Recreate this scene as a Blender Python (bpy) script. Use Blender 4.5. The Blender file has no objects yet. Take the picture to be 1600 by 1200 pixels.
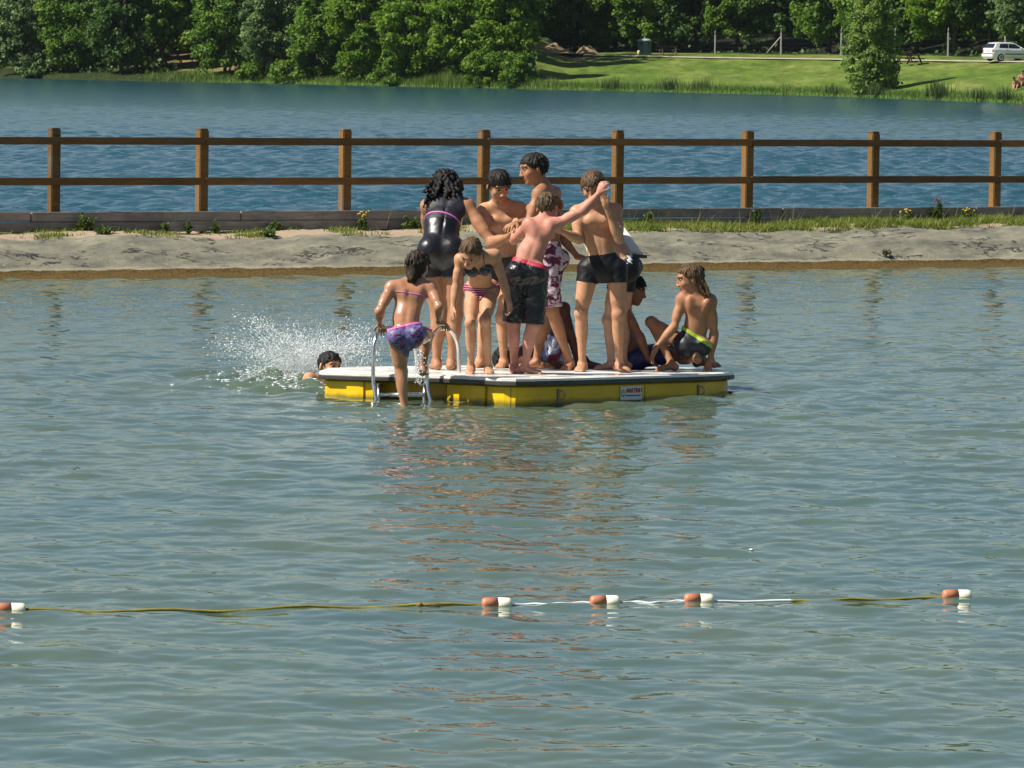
import bpy, bmesh, math, random
import numpy as np
from mathutils import Matrix, Vector

SC = bpy.context.scene
COL = SC.collection
# ------------------------------------------------------------------ camera
F, CAMH, ROLL = 8000.0, 2.7, 0.0132          # focal length in photo pixels, eye height, tilt
PITCH = math.atan(514.0 / F)
cam = bpy.data.cameras.new("camera")
cam.sensor_width = 36.0
cam.lens = 36.0 * F / 1600.0
cam.clip_start, cam.clip_end = 1.0, 3000.0
cam_o = bpy.data.objects.new("camera", cam)
COL.objects.link(cam_o)
cam_o.matrix_world = (Matrix.Translation((0, 0, CAMH)) @ Matrix.Rotation(math.pi / 2 - PITCH, 4, 'X')
                      @ Matrix.Rotation(ROLL, 4, 'Z'))
SC.camera = cam_o
# ------------------------------------------------------------------ sky and sun
SUN_DIR = Vector((-1.0, -0.32, 1.18)).normalized()      # towards the sun
ELEV = math.asin(SUN_DIR.z)
AZ = math.atan2(SUN_DIR.x, SUN_DIR.y)                  # from +Y towards +X
w = bpy.data.worlds.new("World")
SC.world = w
w.use_nodes = True
nt = w.node_tree
sky = nt.nodes.new("ShaderNodeTexSky")
sky.sky_type = 'NISHITA'
sky.sun_disc = False
sky.sun_elevation = ELEV
sky.sun_rotation = AZ
sky.air_density, sky.dust_density, sky.ozone_density = 1.0, 0.7, 1.6
bg = nt.nodes["Background"]
bg.inputs[1].default_value = 0.060
nt.links.new(sky.outputs[0], bg.inputs[0])
sl = bpy.data.lights.new("sun", 'SUN')
sl.energy = 5.0
sl.angle = math.radians(0.53)
sl.color = (1.0, 0.94, 0.84)
so = bpy.data.objects.new("sun", sl)
COL.objects.link(so)
so.rotation_euler = (-SUN_DIR).to_track_quat('-Z', 'Y').to_euler()
SC.view_settings.view_transform = 'Standard'
SC.view_settings.look = 'None'
SC.view_settings.exposure = 0.58
SC.view_settings.gamma = 1.0
SC.cycles.max_bounces = 6
SC.cycles.transparent_max_bounces = 12
SC.cycles.caustics_reflective = False
SC.cycles.caustics_refractive = False
SC.cycles.sample_clamp_indirect = 6.0

# ------------------------------------------------------------------ helpers
cP, sP, cR, sR = math.cos(PITCH), math.sin(PITCH), math.cos(ROLL), math.sin(ROLL)

def P(px, py, Y):
    """the point at distance Y that stands at photo pixel (px, py)"""
    u, v = px - 800.0, py - 600.0
    ul, vl = u * cR + v * sR, -u * sR + v * cR
    d = np.array([ul / F, cP - vl / F * sP, -sP - vl / F * cP])
    return np.array([0, 0, CAMH]) + d * (Y / d[1])

def PX(px, Y, z):
    """the point at distance Y and height z that stands in photo column px"""
    D = Y * cP - (z - CAMH) * sP
    upc = Y * sP + (z - CAMH) * cP
    vl = -F * upc / D
    ul = ((px - 800.0) + vl * sR) / cR
    return np.array([ul * D / F, Y, z])

# the raft lies a little low at the back under the crowd: its deck falls away from the near corner
DZ, DY0, TILT = 0.217, 39.34, 0.0276
def deckz(Y): return DZ - TILT * (np.asarray(Y, float) - DY0)
def deckY(Z):
    """distance on the sloping deck of what would stand at distance Z on a level one 0.24 m up"""
    return 1.3972 / (2.46 / Z - 0.0276)

def V(*a): return np.array(a, float)
def nrm(a):
    a = np.asarray(a, float)
    return a / (np.linalg.norm(a) + 1e-12)

def tag(o, label=None, cat=None, group=None, kind=None):
    if label: o['label'] = label
    if cat: o['category'] = cat
    if group: o['group'] = group
    if kind: o['kind'] = kind
    return o

def mesh_np(name, verts, faces, mat=None, smooth=True, base=None, parent=None):
    """verts (n,3); faces: an (m,3|4) array or a list of index lists. Origin at base (world), or at the parent's base"""
    verts = np.asarray(verts, np.float64)
    if parent is not None:
        org = np.array(parent['_base'])
    elif base is not None:
        org = np.asarray(base, float)
    else:
        org = np.zeros(3)
    me = bpy.data.meshes.new(name)
    vv = (verts - org).astype(np.float32)
    if isinstance(faces, np.ndarray):
        m, k = faces.shape
        me.vertices.add(len(vv))
        me.vertices.foreach_set("co", vv.ravel())
        me.loops.add(m * k)
        me.loops.foreach_set("vertex_index", faces.astype(np.int32).ravel())
        me.polygons.add(m)
        me.polygons.foreach_set("loop_start", np.arange(0, m * k, k, dtype=np.int32))
        me.update(calc_edges=True)
    else:
        me.from_pydata([tuple(v) for v in vv], [], faces)
        me.update()
    if smooth:
        me.polygons.foreach_set("use_smooth", np.ones(len(me.polygons), dtype=bool))
    o = bpy.data.objects.new(name, me)
    COL.objects.link(o)
    if mat is not None:
        for mm in (mat if isinstance(mat, (list, tuple)) else [mat]):
            me.materials.append(mm)
    if parent is not None:
        o.parent = parent
    else:
        o.location = org
    o['_base'] = [float(x) for x in org]
    return o

def empty(name, base):
    o = bpy.data.objects.new(name, None)
    COL.objects.link(o)
    o.location = base
    o.empty_display_size = 0.2
    o['_base'] = [float(x) for x in base]
    return o

class MB:
    """collects shapes into one mesh"""
    def __init__(s): s.v, s.f, s.n, s.sm = [], [], 0, []
    def add(s, v, f, smooth=False):
        v = np.asarray(v, float)
        s.v.append(v)
        s.f += [[i + s.n for i in q] for q in f]
        s.sm += [smooth] * len(f)
        s.n += len(v)
        return s
    def box(s, c, size, M=None, bev=0.0):
        hx, hy, hz = np.asarray(size, float) / 2
        M = np.eye(3) if M is None else np.asarray(M, float)      # columns: local axes
        if bev <= 0:
            v = np.array([[x, y, z] for x in (-hx, hx) for y in (-hy, hy) for z in (-hz, hz)])
            f = [[0, 1, 3, 2], [4, 6, 7, 5], [0, 4, 5, 1], [2, 3, 7, 6], [0, 2, 6, 4], [1, 5, 7, 3]]
        else:
            bm = bmesh.new()
            bmesh.ops.create_cube(bm, size=1.0)
            for q in bm.verts: q.co = (q.co.x * 2 * hx, q.co.y * 2 * hy, q.co.z * 2 * hz)
            bmesh.ops.bevel(bm, geom=bm.edges[:], offset=bev, segments=2, affect='EDGES')
            bm.verts.index_update()
            v = np.array([q.co[:] for q in bm.verts])
            f = [[q.index for q in fc.verts] for fc in bm.faces]
            bm.free()
        return s.add(v @ M.T + np.asarray(c, float), f)
    def tube(s, pts, r, n=8, caps=True):
        pts = np.asarray(pts, float)
        m = len(pts)
        r = np.full(m, r) if np.isscalar(r) else np.asarray(r, float)
        T = np.gradient(pts, axis=0)
        T /= np.linalg.norm(T, axis=1)[:, None] + 1e-12
        ref = V(0, 0, 1) if abs(T[0][2]) < 0.9 else V(1, 0, 0)
        v = []
        a = nrm(np.cross(T[0], ref))
        for i in range(m):
            a = nrm(a - T[i] * np.dot(a, T[i]))
            b = np.cross(T[i], a)
            for k in range(n):
                t = 2 * math.pi * k / n
                v.append(pts[i] + r[i] * (math.cos(t) * a + math.sin(t) * b))
        f = [[i * n + k, i * n + (k + 1) % n, (i + 1) * n + (k + 1) % n, (i + 1) * n + k] for i in range(m - 1) for k in range(n)]
        if caps:
            f += [list(range(n))[::-1], [(m - 1) * n + k for k in range(n)]]
        return s.add(v, f, True)
    def lathe(s, prof, c, axis=(0, 0, 1), n=20, ref=None):
        """prof: (radius, height) pairs turned round axis through c"""
        ax = nrm(axis)
        a = nrm(np.cross(ax, (1, 0, 0) if abs(ax[0]) < 0.9 else (0, 1, 0)))
        b = np.cross(ax, a)
        v = [np.asarray(c, float) + h * ax + r * (math.cos(2 * math.pi * k / n) * a + math.sin(2 * math.pi * k / n) * b) for r, h in prof for k in range(n)]
        m = len(prof)
        f = [[i * n + k, i * n + (k + 1) % n, (i + 1) * n + (k + 1) % n, (i + 1) * n + k] for i in range(m - 1) for k in range(n)]
        f += [list(range(n))[::-1], [(m - 1) * n + k for k in range(n)]]
        return s.add(v, f, True)
    def prism(s, pts, z0, z1, M=None, c=(0, 0, 0)):
        """outline pts (x,y) extruded z0..z1, axes M, centre c"""
        M = np.eye(3) if M is None else np.asarray(M, float)
        n = len(pts)
        v = np.array([[x, y, z0] for x, y in pts] + [[x, y, z1] for x, y in pts], float) @ M.T + np.asarray(c, float)
        f = [[i, (i + 1) % n, n + (i + 1) % n, n + i] for i in range(n)] + [list(range(n))[::-1], [n + i for i in range(n)]]
        return s.add(v, f)
    def build(s, name, mat, parent=None, base=None):
        o = mesh_np(name, np.concatenate(s.v), s.f, mat, False, base, parent)
        o.data.polygons.foreach_set("use_smooth", np.array(s.sm, dtype=bool))
        bm = bmesh.new(); bm.from_mesh(o.data)
        bmesh.ops.recalc_face_normals(bm, faces=bm.faces[:])
        bm.to_mesh(o.data); bm.free()
        return o

def attr(o, name, data, typ='FLOAT'):
    a = o.data.attributes.new(name, typ, 'POINT')
    data = np.asarray(data, np.float32)
    if typ == 'FLOAT_COLOR':
        if data.shape[1] == 3: data = np.concatenate([data, np.ones((len(data), 1), np.float32)], 1)
        a.data.foreach_set("color", data.ravel())
    else:
        a.data.foreach_set("value", data.ravel())

# ------------------------------------------------------------------ materials
class Mat:
    def __init__(s, name):
        s.m = bpy.data.materials.new(name)
        s.m.use_nodes = True
        s.t = s.m.node_tree
        s.b = s.t.nodes["Principled BSDF"]
        s.out = s.t.nodes["Material Output"]
    def n(s, typ, **kw):
        q = s.t.nodes.new("ShaderNode" + typ)
        for k, v in kw.items():
            if isinstance(v, tuple) and k[0] == 'i' and k[1:].isdigit(): q.inputs[int(k[1:])].default_value = v
            elif k[0] == 'i' and k[1:].isdigit(): q.inputs[int(k[1:])].default_value = v
            else: setattr(q, k, v)
        return q
    def l(s, a, b): s.t.links.new(a, b)
    def set(s, **kw):
        names = dict(col="Base Color", rough="Roughness", metal="Metallic", spec="Specular IOR Level", ior="IOR", coat="Coat Weight",
                     coatr="Coat Roughness", trans="Transmission Weight", sss="Subsurface Weight", sheen="Sheen Weight", alpha="Alpha")
        for k, v in kw.items():
            if k == 'col' and len(v) == 3: v = (*v, 1)
            s.b.inputs[names[k]].default_value = v
        return s
    def coord(s, kind="Object", scale=(1, 1, 1), loc=(0, 0, 0), rot=(0, 0, 0)):
        tc = s.n("TexCoord")
        mp = s.n("Mapping")
        mp.inputs["Scale"].default_value = scale
        mp.inputs["Location"].default_value = loc
        mp.inputs["Rotation"].default_value = rot
        s.l(tc.outputs[kind], mp.inputs[0])
        return mp.outputs[0]
    def noise(s, vec, scale=5, detail=4, rough=0.55, dist=0.0):
        q = s.n("TexNoise")
        q.inputs["Scale"].default_value = scale
        q.inputs["Detail"].default_value = detail
        q.inputs["Roughness"].default_value = rough
        q.inputs["Distortion"].default_value = dist
        s.l(vec, q.inputs["Vector"])
        return q.outputs["Fac"]
    def ramp(s, fac, stops, interp='LINEAR'):
        q = s.n("ValToRGB")
        q.color_ramp.interpolation = interp
        e = q.color_ramp.elements
        while len(e) < len(stops): e.new(0.5)
        for i, (p, c) in enumerate(stops):
            e[i].position = p
            if np.isscalar(c): c = (c, c, c)
            e[i].color = (*c[:3], 1)
        s.l(fac, q.inputs[0])
        return q.outputs[0]
    def mix(s, fac, a, b, mode='MIX'):
        q = s.n("Mix", data_type='RGBA', blend_type=mode)
        for sock, val in ((q.inputs[0], fac), (q.inputs[6], a), (q.inputs[7], b)):
            if isinstance(val, bpy.types.NodeSocket): s.l(val, sock)
            elif np.isscalar(val): sock.default_value = val if sock == q.inputs[0] else (val, val, val, 1)
            else: sock.default_value = (*val[:3], 1)
        return q.outputs[2]
    def attr(s, name, out="Fac"):
        q = s.n("Attribute")
        q.attribute_name = name
        return q.outputs[out]
    def math(s, op, a, b=0.0, clamp=False):
        q = s.n("Math", operation=op, use_clamp=clamp)
        for sock, val in ((q.inputs[0], a), (q.inputs[1], b)):
            if isinstance(val, bpy.types.NodeSocket): s.l(val, sock)
            else: sock.default_value = val
        return q.outputs[0]
    def col(s, sock):
        s.l(sock, s.b.inputs["Base Color"]); return s
    def bump(s, height, strength=0.3, dist=0.01):
        q = s.n("Bump")
        q.inputs["Strength"].default_value = strength
        q.inputs["Distance"].default_value = dist
        s.l(height, q.inputs["Height"])
        s.l(q.outputs[0], s.b.inputs["Normal"])
        return s

def varied(name, col, rough=0.5, var=0.25, scale=6.0, bump=0.0, bdist=0.004, vec_scale=(1, 1, 1), **kw):
    m = Mat(name).set(rough=rough, **kw)
    v = m.coord(scale=vec_scale)
    c = np.array(col)
    f = m.noise(v, scale, 5, 0.6)
    m.col(m.ramp(f, [(0.28, tuple(c * (1 - var))), (0.72, tuple(np.minimum(c * (1 + var), 0.95)))]))
    if bump: m.bump(m.noise(v, scale * 4, 4), bump, bdist)
    return m.m
# ------------------------------------------------------------------ water
rng = np.random.default_rng(7)
def make_waves(n, lmin, lmax, slope, spread, main, seed, pw=0.5):
    r = np.random.default_rng(seed)
    L = np.exp(r.uniform(math.log(lmin), math.log(lmax), n))
    th = main + r.normal(0, spread, n)
    k = 2 * math.pi / L
    wgt = (L / lmax) ** pw
    s = wgt / math.sqrt((wgt ** 2).sum() / 2) * slope        # total rms slope
    return k * np.cos(th), k * np.sin(th), s / k, r.uniform(0, 2 * math.pi, n), L
def wave_h(W, x, y, minl=None):
    h = np.zeros(np.broadcast(x, y).shape, np.float64)
    for kx, ky, a, p, L in zip(*W):
        ph = kx * x + ky * y + p
        t = a * (np.sin(ph) + 0.22 * np.cos(2 * ph))
        if minl is not None: t = t * np.clip((L / minl - 1.5), 0, 1)
        h += t
    return h
W_POND = make_waves(84, 0.10, 1.1, 0.072, 0.9, math.radians(62), 3, 0.05)
W_LAKE = make_waves(64, 0.18, 1.5, 0.22, 0.8, math.radians(80), 5, 0.1)
def patches(x, y, s, seed):
    r = np.random.default_rng(seed)
    f = 0
    for i in range(7):
        th, k = r.uniform(0, 6.28), r.uniform(0.5, 1.6) / s
        f = f + np.sin(k * (x * math.cos(th) + 0.5 * y * math.sin(th)) + r.uniform(0, 6.28))
    return f / 7 ** 0.5

SPL = PX(452, 42.0, 0.0)                                  # where the swimmer's splash goes up
def pond_h(x, y):
    h = wave_h(W_POND, x, y) * (1.0 + 0.15 * patches(x, y, 3.0, 11))
    # the splash: a churned mound and a ring round it
    dx, dy = (x - SPL[0]) / 0.42, (y - SPL[1]) / 1.0
    q = np.exp(-(dx ** 2 + dy ** 2))
    h = h + q * (0.055 + 0.035 * np.sin(x * 31 + 2 * np.sin(y * 9)) + 0.03 * np.sin(y * 17 + x * 13))
    r2 = np.sqrt((x - SPL[0]) ** 2 + (y - SPL[1]) ** 2)
    h = h + 0.02 * np.sin(r2 * 11) * np.exp(-((r2 - 1.1) / 0.8) ** 2)
    # chop the raft throws back
    r3 = np.sqrt((x / 1.8) ** 2 + ((y - 40.6) / 1.6) ** 2)
    h = h + 0.010 * np.sin(r3 * 19 + x * 3) * np.exp(-((r3 - 1.3) / 0.5) ** 2)
    return h

def fan(Ys, ts):
    X = Ys[:, None] * ts[None, :]
    Y = np.repeat(Ys[:, None], len(ts), 1)
    R, C = X.shape
    i = np.arange(R * C).reshape(R, C)
    f = np.stack([i[:-1, :-1], i[:-1, 1:], i[1:, 1:], i[1:, :-1]], -1).reshape(-1, 4)
    return X, Y, f
def skirt(core):
    side = np.array([0.21, 0.26, 0.34, 0.5, 0.9, 1.6])
    return np.concatenate([-side[::-1], core, side])

# bank line: its foot runs obliquely from left-near to right-far
BK0 = np.array([0.0, 63.5]); BKU = nrm([0.852, 0.523]); BKN = np.array([-BKU[1], BKU[0]])
def bank(t, n, z):
    q = BK0 + BKU * t + BKN * n
    return np.array([q[0], q[1], z])

def water_mat(name, body, rough, bscale, bstr):
    m = Mat(name).set(col=body, rough=rough, ior=1.333, spec=0.5)
    g = m.coord("Object", (1, 1, 1))
    f = m.noise(g, bscale, 3, 0.6, 0.3)
    m.bump(f, bstr, 0.02)
    return m
wm = water_mat("pond water", (0.052, 0.072, 0.045), 0.04, 9.0, 0.05)
g = wm.coord("Object", (0.5, 0.2, 1))
wm.col(wm.ramp(wm.noise(g, 1.2, 3), [(0.3, (0.054, 0.098, 0.080)), (0.7, (0.082, 0.112, 0.064))]))
Ys = np.concatenate([np.arange(8, 18, 0.25), np.arange(18, 47, 0.03), np.arange(47, 74, 0.045)])
ts = skirt(np.linspace(-0.165, 0.165, 430))
X, Y, f = fan(Ys, ts)
# keep the pond on this side of the bank
side = ((X - BK0[0]) * BKN[0] + (Y - BK0[1]) * BKN[1])
Z = pond_h(X, Y)
keep = side.ravel()[f].max(1) < 0.9
pond = mesh_np("pond_water", np.stack([X, Y, Z], -1).reshape(-1, 3), f[keep], wm.m)
tag(pond, kind='structure')

lm = water_mat("lake water", (0.014, 0.062, 0.080), 0.15, 1.6, 0.9)
ys = [56.0]
while ys[-1] < 560:
    ys.append(ys[-1] + 0.075 * (ys[-1] / 66.0) ** 1.6)
Ys = np.array(ys)
ts = skirt(np.linspace(-0.155, 0.155, 330))
X, Y, f = fan(Ys, ts)
dY = np.gradient(Ys)[:, None] * np.ones_like(X)
Z = wave_h(W_LAKE, X, Y, np.maximum(dY, 0.1)) * (1 + 0.3 * patches(X, Y, 9.0, 12)) - 0.02
side = ((X - BK0[0]) * BKN[0] + (Y - BK0[1]) * BKN[1])
keep = side.ravel()[f].min(1) > 1.3
lake = mesh_np("lake_water", np.stack([X, Y, Z], -1).reshape(-1, 3), f[keep], lm.m)
tag(lake, kind='structure')

# ------------------------------------------------------------------ embankment between pond and lake
def fbm(x, y, seed, scale=1.0, octs=5):
    r = np.random.default_rng(seed)
    f = 0; a = 1.0; k = 1.0 / scale
    for o in range(octs):
        for i in range(3):
            th = r.uniform(0, 6.28)
            f = f + a * np.sin(k * r.uniform(0.7, 1.4) * (x * math.cos(th) + y * math.sin(th)) * 6.28 + r.uniform(0, 6.28)) / 3
        a *= 0.55; k *= 2.1
    return f
def bank_z(t, n):
    cr = 0.465 + 0.018 * np.sin(t * 0.9 + 1) + 0.02 * np.sin(t * 2.3) + 0.004 * t          # crest height
    prof = np.interp(n, [-1.5, -0.05, 0.0, 0.15, 0.55, 0.92, 1.08, 1.3, 2.6, 3.2, 4.0], [-0.8, -0.06, 0.0, 0.10, 0.62, 0.93, 1.0, 1.02, 1.04, 0.6, -2.0])
    z = prof * cr
    on = np.clip(n / 0.2, 0, 1) * np.clip((1.25 - n) / 0.3, 0, 1)
    z = z + on * (0.024 * fbm(t, n * 1.2, 21, 1.6, 3) + 0.006 * fbm(t, n * 2, 22, 0.3, 3))
    z = z + 0.012 * fbm(t, n, 23, 0.5, 3) * np.clip((n - 1.0) / 0.3, 0, 1)
    return z
ta = np.concatenate([np.arange(-40, -10, 0.5), np.arange(-10, 11, 0.03), np.arange(11, 40, 0.5)])
na = np.concatenate([np.arange(-1.5, -0.1, 0.2), np.arange(-0.1, 1.4, 0.025), np.arange(1.4, 4.1, 0.15)])
T, N = np.meshgrid(ta, na, indexing='ij')
Zb = bank_z(T, N)
xy = BK0[None, None] + T[..., None] * BKU + N[..., None] * BKN
i = np.arange(T.size).reshape(T.shape)
f = np.stack([i[:-1, :-1], i[1:, :-1], i[1:, 1:], i[:-1, 1:]], -1).reshape(-1, 4)
m = Mat("embankment").set(rough=0.95, spec=0.2)
g = m.coord("Object", (1, 1, 1))
bt, bn = m.attr("along"), m.attr("across")
cmb = m.n("CombineXYZ"); m.l(bt, cmb.inputs[0]); m.l(bn, cmb.inputs[1]); bv = cmb.outputs[0]
mpn = m.n("Mapping"); mpn.inputs["Scale"].default_value = (1, 3, 1); m.l(bv, mpn.inputs[0]); bvs = mpn.outputs[0]
base = m.ramp(m.noise(bvs, 1.6, 7, 0.66, 0.4), [(0.30, (0.112, 0.108, 0.088)), (0.45, (0.182, 0.174, 0.132)), (0.60, (0.238, 0.225, 0.160)), (0.78, (0.32, 0.30, 0.215))])
fine = m.ramp(m.noise(bv, 45, 5, 0.7), [(0.3, 0.72), (0.7, 1.2)])
base = m.mix(0.65, base, fine, 'MULTIPLY')
# torn, cracked places
vor = m.n("TexVoronoi", feature='DISTANCE_TO_EDGE'); vor.inputs["Scale"].default_value = 3.2
wob = m.n("TexNoise"); wob.inputs["Scale"].default_value = 6; m.l(bvs, wob.inputs["Vector"])
mv = m.mix(0.35, bvs, wob.outputs["Color"]); m.l(mv, vor.inputs["Vector"])
crack = m.math('MULTIPLY', m.ramp(vor.outputs[0], [(0.0, 1.0), (0.085, 0.0)]), m.ramp(m.noise(bvs, 0.9, 3), [(0.50, 0.0), (0.55, 1.0)]))
base = m.mix(m.math('MULTIPLY', crack, 0.35), base, (0.06, 0.056, 0.05))
sq = m.math('ABSOLUTE', m.math('SUBTRACT', m.noise(bvs, 2.6, 5, 0.6, 0.5), 0.5))
tear = m.math('MULTIPLY', m.ramp(sq, [(0.014, 1.0), (0.034, 0.0)]), m.ramp(m.noise(bvs, 1.1, 3, 0.5), [(0.535, 0.0), (0.56, 1.0)]))
base = m.mix(m.math('MULTIPLY', tear, 0.9), base, (0.022, 0.022, 0.024))
pale = m.math('MULTIPLY', m.ramp(m.noise(bvs, 3.5, 6, 0.75), [(0.60, 0.0), (0.68, 1.0)]), 0.7)
base = m.mix(pale, base, (0.38, 0.36, 0.28))
# gravel path on top
grv = m.ramp(m.noise(bv, 60, 4, 0.8), [(0.3, (0.22, 0.165, 0.11)), (0.55, (0.36, 0.275, 0.19)), (0.75, (0.46, 0.37, 0.27))])
edge = m.math('ADD', bn, m.math('MULTIPLY', m.math('SUBTRACT', m.noise(bv, 2.0, 5), 0.5), 0.35))
base = m.mix(m.ramp(edge, [(0.985, 0.0), (1.0, 1.0)]) if False else m.math('GREATER_THAN', edge, 1.03), base, grv)
# wet algae-brown band at the waterline
hz = m.attr("height")
wet = m.math('ADD', hz, m.math('MULTIPLY', m.math('SUBTRACT', m.noise(bv, 2.6, 6, 0.7), 0.5), 0.07))
wetc = m.ramp(m.noise(bv, 25, 4), [(0.3, (0.050, 0.031, 0.008)), (0.7, (0.135, 0.086, 0.024))])
base = m.mix(m.math('MULTIPLY', m.ramp(wet, [(0.098, 1.0), (0.126, 0.0)]), 0.6), base, (0.36, 0.33, 0.24))
base = m.mix(m.ramp(wet, [(0.086, 1.0), (0.094, 0.0)]), base, wetc)
m.col(base)
m.bump(m.noise(bv, 30, 6, 0.7), 0.45, 0.02)
bank_o = mesh_np("embankment", np.concatenate([xy, Zb[..., None]], -1).reshape(-1, 3), f, m.m)
attr(bank_o, "along", T.ravel()); attr(bank_o, "across", N.ravel()); attr(bank_o, "height", Zb.ravel())
tag(bank_o, kind='structure')

# timber edging boards and the wooden rail fence on them
R_BK = np.array([[BKU[0], BKN[0], 0], [BKU[1], BKN[1], 0], [0, 0, 1.0]])
def wood(name, c0, c1, rough=0.75):
    m = Mat(name).set(rough=rough, spec=0.3)
    g = m.coord("Object", (1, 1, 1), rot=(0, 0, -math.atan2(BKU[1], BKU[0])))
    mp = m.n("Mapping"); mp.inputs["Scale"].default_value = (0.6, 9, 9); m.l(g, mp.inputs[0])
    fc = m.noise(mp.outputs[0], 5, 6, 0.65, 0.6)
    a = m.ramp(fc, [(0.3, c0), (0.7, c1)])
    a = m.mix(0.45, a, m.ramp(m.noise(g, 1.3, 4), [(0.3, 0.6), (0.7, 1.35)]), 'MULTIPLY')
    oi = m.n("ObjectInfo")
    a = m.mix(1.0, a, m.ramp(oi.outputs["Random"], [(0.0, (0.72, 0.74, 0.78)), (0.5, (1.0, 1.0, 1.0)), (1.0, (1.28, 1.2, 1.12))]), 'MULTIPLY')
    a = m.mix(m.math('MULTIPLY', m.ramp(m.noise(g, 2.4, 6, 0.75), [(0.50, 0.0), (0.66, 1.0)]), 0.55), a, (0.13, 0.115, 0.095))
    m.col(a); m.bump(fc, 0.5, 0.006)
    return m.m
M_FENCE = wood("oiled fence wood", (0.105, 0.052, 0.014), (0.235, 0.125, 0.034))
M_FRAIL = wood("fence rail wood", (0.125, 0.058, 0.016), (0.25, 0.122, 0.035))
M_SLEEP = wood("weathered timber", (0.19, 0.165, 0.142), (0.36, 0.31, 0.265), 0.9)
fence_o = empty("rail_fence", bank(0, 2.3, 0.47))
tag(fence_o, "brown wooden post and rail fence along the embankment between pond and lake", "fence")
FT = [0.975 + 2.052 * k for k in range(-8, 10)]
rr = random.Random(4)
for t in FT:
    b = MB()
    jt = R_BK @ np.array([[1, 0, rr.uniform(-.008, .008)], [0, 1, rr.uniform(-.006, .012)], [0, 0, 1.0]])
    b.box(bank(t, 2.36, 1.085 + rr.uniform(-.008, .008)), (0.125, 0.125, 1.27), jt, 0.010)
    b.box(bank(t, 2.36, 1.725), (0.112, 0.112, 0.02), jt, 0.006)
    b.build("post", M_FENCE, fence_o)
for z in (1.58, 1.085):
    for k in range(0, len(FT) - 1, 2):
        t0, t1 = FT[k], FT[min(k + 2, len(FT) - 1)]
        b = MB()
        b.box(bank((t0 + t1) / 2, 2.272, z + rr.uniform(-0.006, 0.006)), (t1 - t0 - 0.006, 0.045, 0.092), R_BK, 0.006)
        b.build("rail", M_FRAIL, fence_o)
edge_o = empty("timber_edging", bank(0, 2.15, 0.47))
tag(edge_o, "low grey timber edging of two stacked boards under the rail fence", "edging")
t = -20.0
for lvl, z, dn in ((0, 0.53, 0.0), (1, 0.652, 0.035)):
    t = -20.0 + lvl * 1.1
    while t < 22:
        L = rr.choice([2.4, 2.9, 3.2])
        b = MB()
        b.box(bank(t + L / 2, 2.16 + dn + rr.uniform(-.006, .006), z + rr.uniform(-.004, .004)), (L - 0.012, 0.14, 0.118), R_BK, 0.007)
        b.build("board", M_SLEEP, edge_o)
        t += L

# ------------------------------------------------------------------ grass and weeds on the bank
def blades(bases, hts, lean, width, r, seg=2):
    """curved tapered grass blades; returns verts, tri/quad faces"""
    n = len(bases)
    th = r.uniform(0, 2 * math.pi, n)
    out = np.stack([np.cos(th), np.sin(th), np.zeros(n)], 1)
    sid = np.stack([-np.sin(th + r.normal(0, .6, n)), np.cos(th), np.zeros(n)], 1) * np.asarray(width).reshape(-1, 1) / 2
    vs = []
    for k in range(seg + 1):
        u = k / seg
        c = bases + out * (lean * hts * u ** 1.8)[:, None] + np.array([0, 0, 1.0]) * (hts * (u - 0.25 * lean * u ** 2))[:, None]
        wv = sid * (1 - 0.92 * u)
        vs += [c - wv, c + wv]
    v = np.stack(vs, 1)                                # n, 2(seg+1), 3
    idx = np.arange(n)[:, None] * (2 * (seg + 1))
    fs = np.concatenate([idx + np.array([[2 * k, 2 * k + 1, 2 * k + 3, 2 * k + 2]]) for k in range(seg)], 0)
    return v.reshape(-1, 3), fs, 2 * (seg + 1)
def leafy(name, c0, c1, trans=0.35, rough=0.55):
    m = Mat(name).set(rough=rough, spec=0.25)
    tint = m.attr("tint")
    c = m.ramp(tint, [(0.0, c0), (1.0, c1)])
    m.col(c)
    tr = m.n("BsdfTranslucent"); m.l(c, tr.inputs[0])
    mx = m.n("MixShader"); mx.inputs[0].default_value = trans
    m.l(m.b.outputs[0], mx.inputs[1]); m.l(tr.outputs[0], mx.inputs[2]); m.l(mx.outputs[0], m.out.inputs[0])
    return m.m
M_GRASS = leafy("bank grass", (0.085, 0.150, 0.022), (0.26, 0.28, 0.05))
M_WEED = leafy("weed leaves", (0.050, 0.090, 0.018), (0.12, 0.17, 0.035))
M_STRAW = leafy("dry grass", (0.22, 0.19, 0.07), (0.34, 0.28, 0.12))
def bank_scatter(n, fn, r):
    t = r.uniform(-14, 15, n * 3); nn = r.uniform(0.95, 2.1, n * 3)
    pr = fn(t, nn)
    k = r.uniform(0, 1, n * 3) < pr
    t, nn = t[k][:n], nn[k][:n]
    q = BK0 + t[:, None] * BKU + nn[:, None] * BKN
    return np.concatenate([q, (bank_z(t, nn) - 0.01)[:, None]], 1), t, nn
r = np.random.default_rng(31)
def dens(t, n):
    right = np.clip((t - 0.6) / 1.2, 0, 1)
    pat = fbm(t, n * 2.2, 41, 1.6, 3)
    left = 0.5 * np.clip(pat * 2.2 - 0.55, 0, 1) * np.exp(-((n - 1.25) / 0.3) ** 2) + 0.55 * np.exp(-((n - 2.02) / 0.1) ** 2) * np.clip(pat + 0.45, 0, 1)
    rgt = np.clip(pat * 1.3 + 0.75, 0.05, 1) * (0.5 + 0.5 * np.exp(-((n - 1.35) / 0.4) ** 2)) + np.exp(-((n - 2.0) / 0.12) ** 2) * 0.9
    return left * (1 - right) + rgt * right
bs, t, nn = bank_scatter(52000, dens, r)
h = r.uniform(0.035, 0.09, len(bs)) * (1 + 0.8 * (t > 1.5) * r.uniform(0, 1, len(bs)) ** 3)
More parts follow.
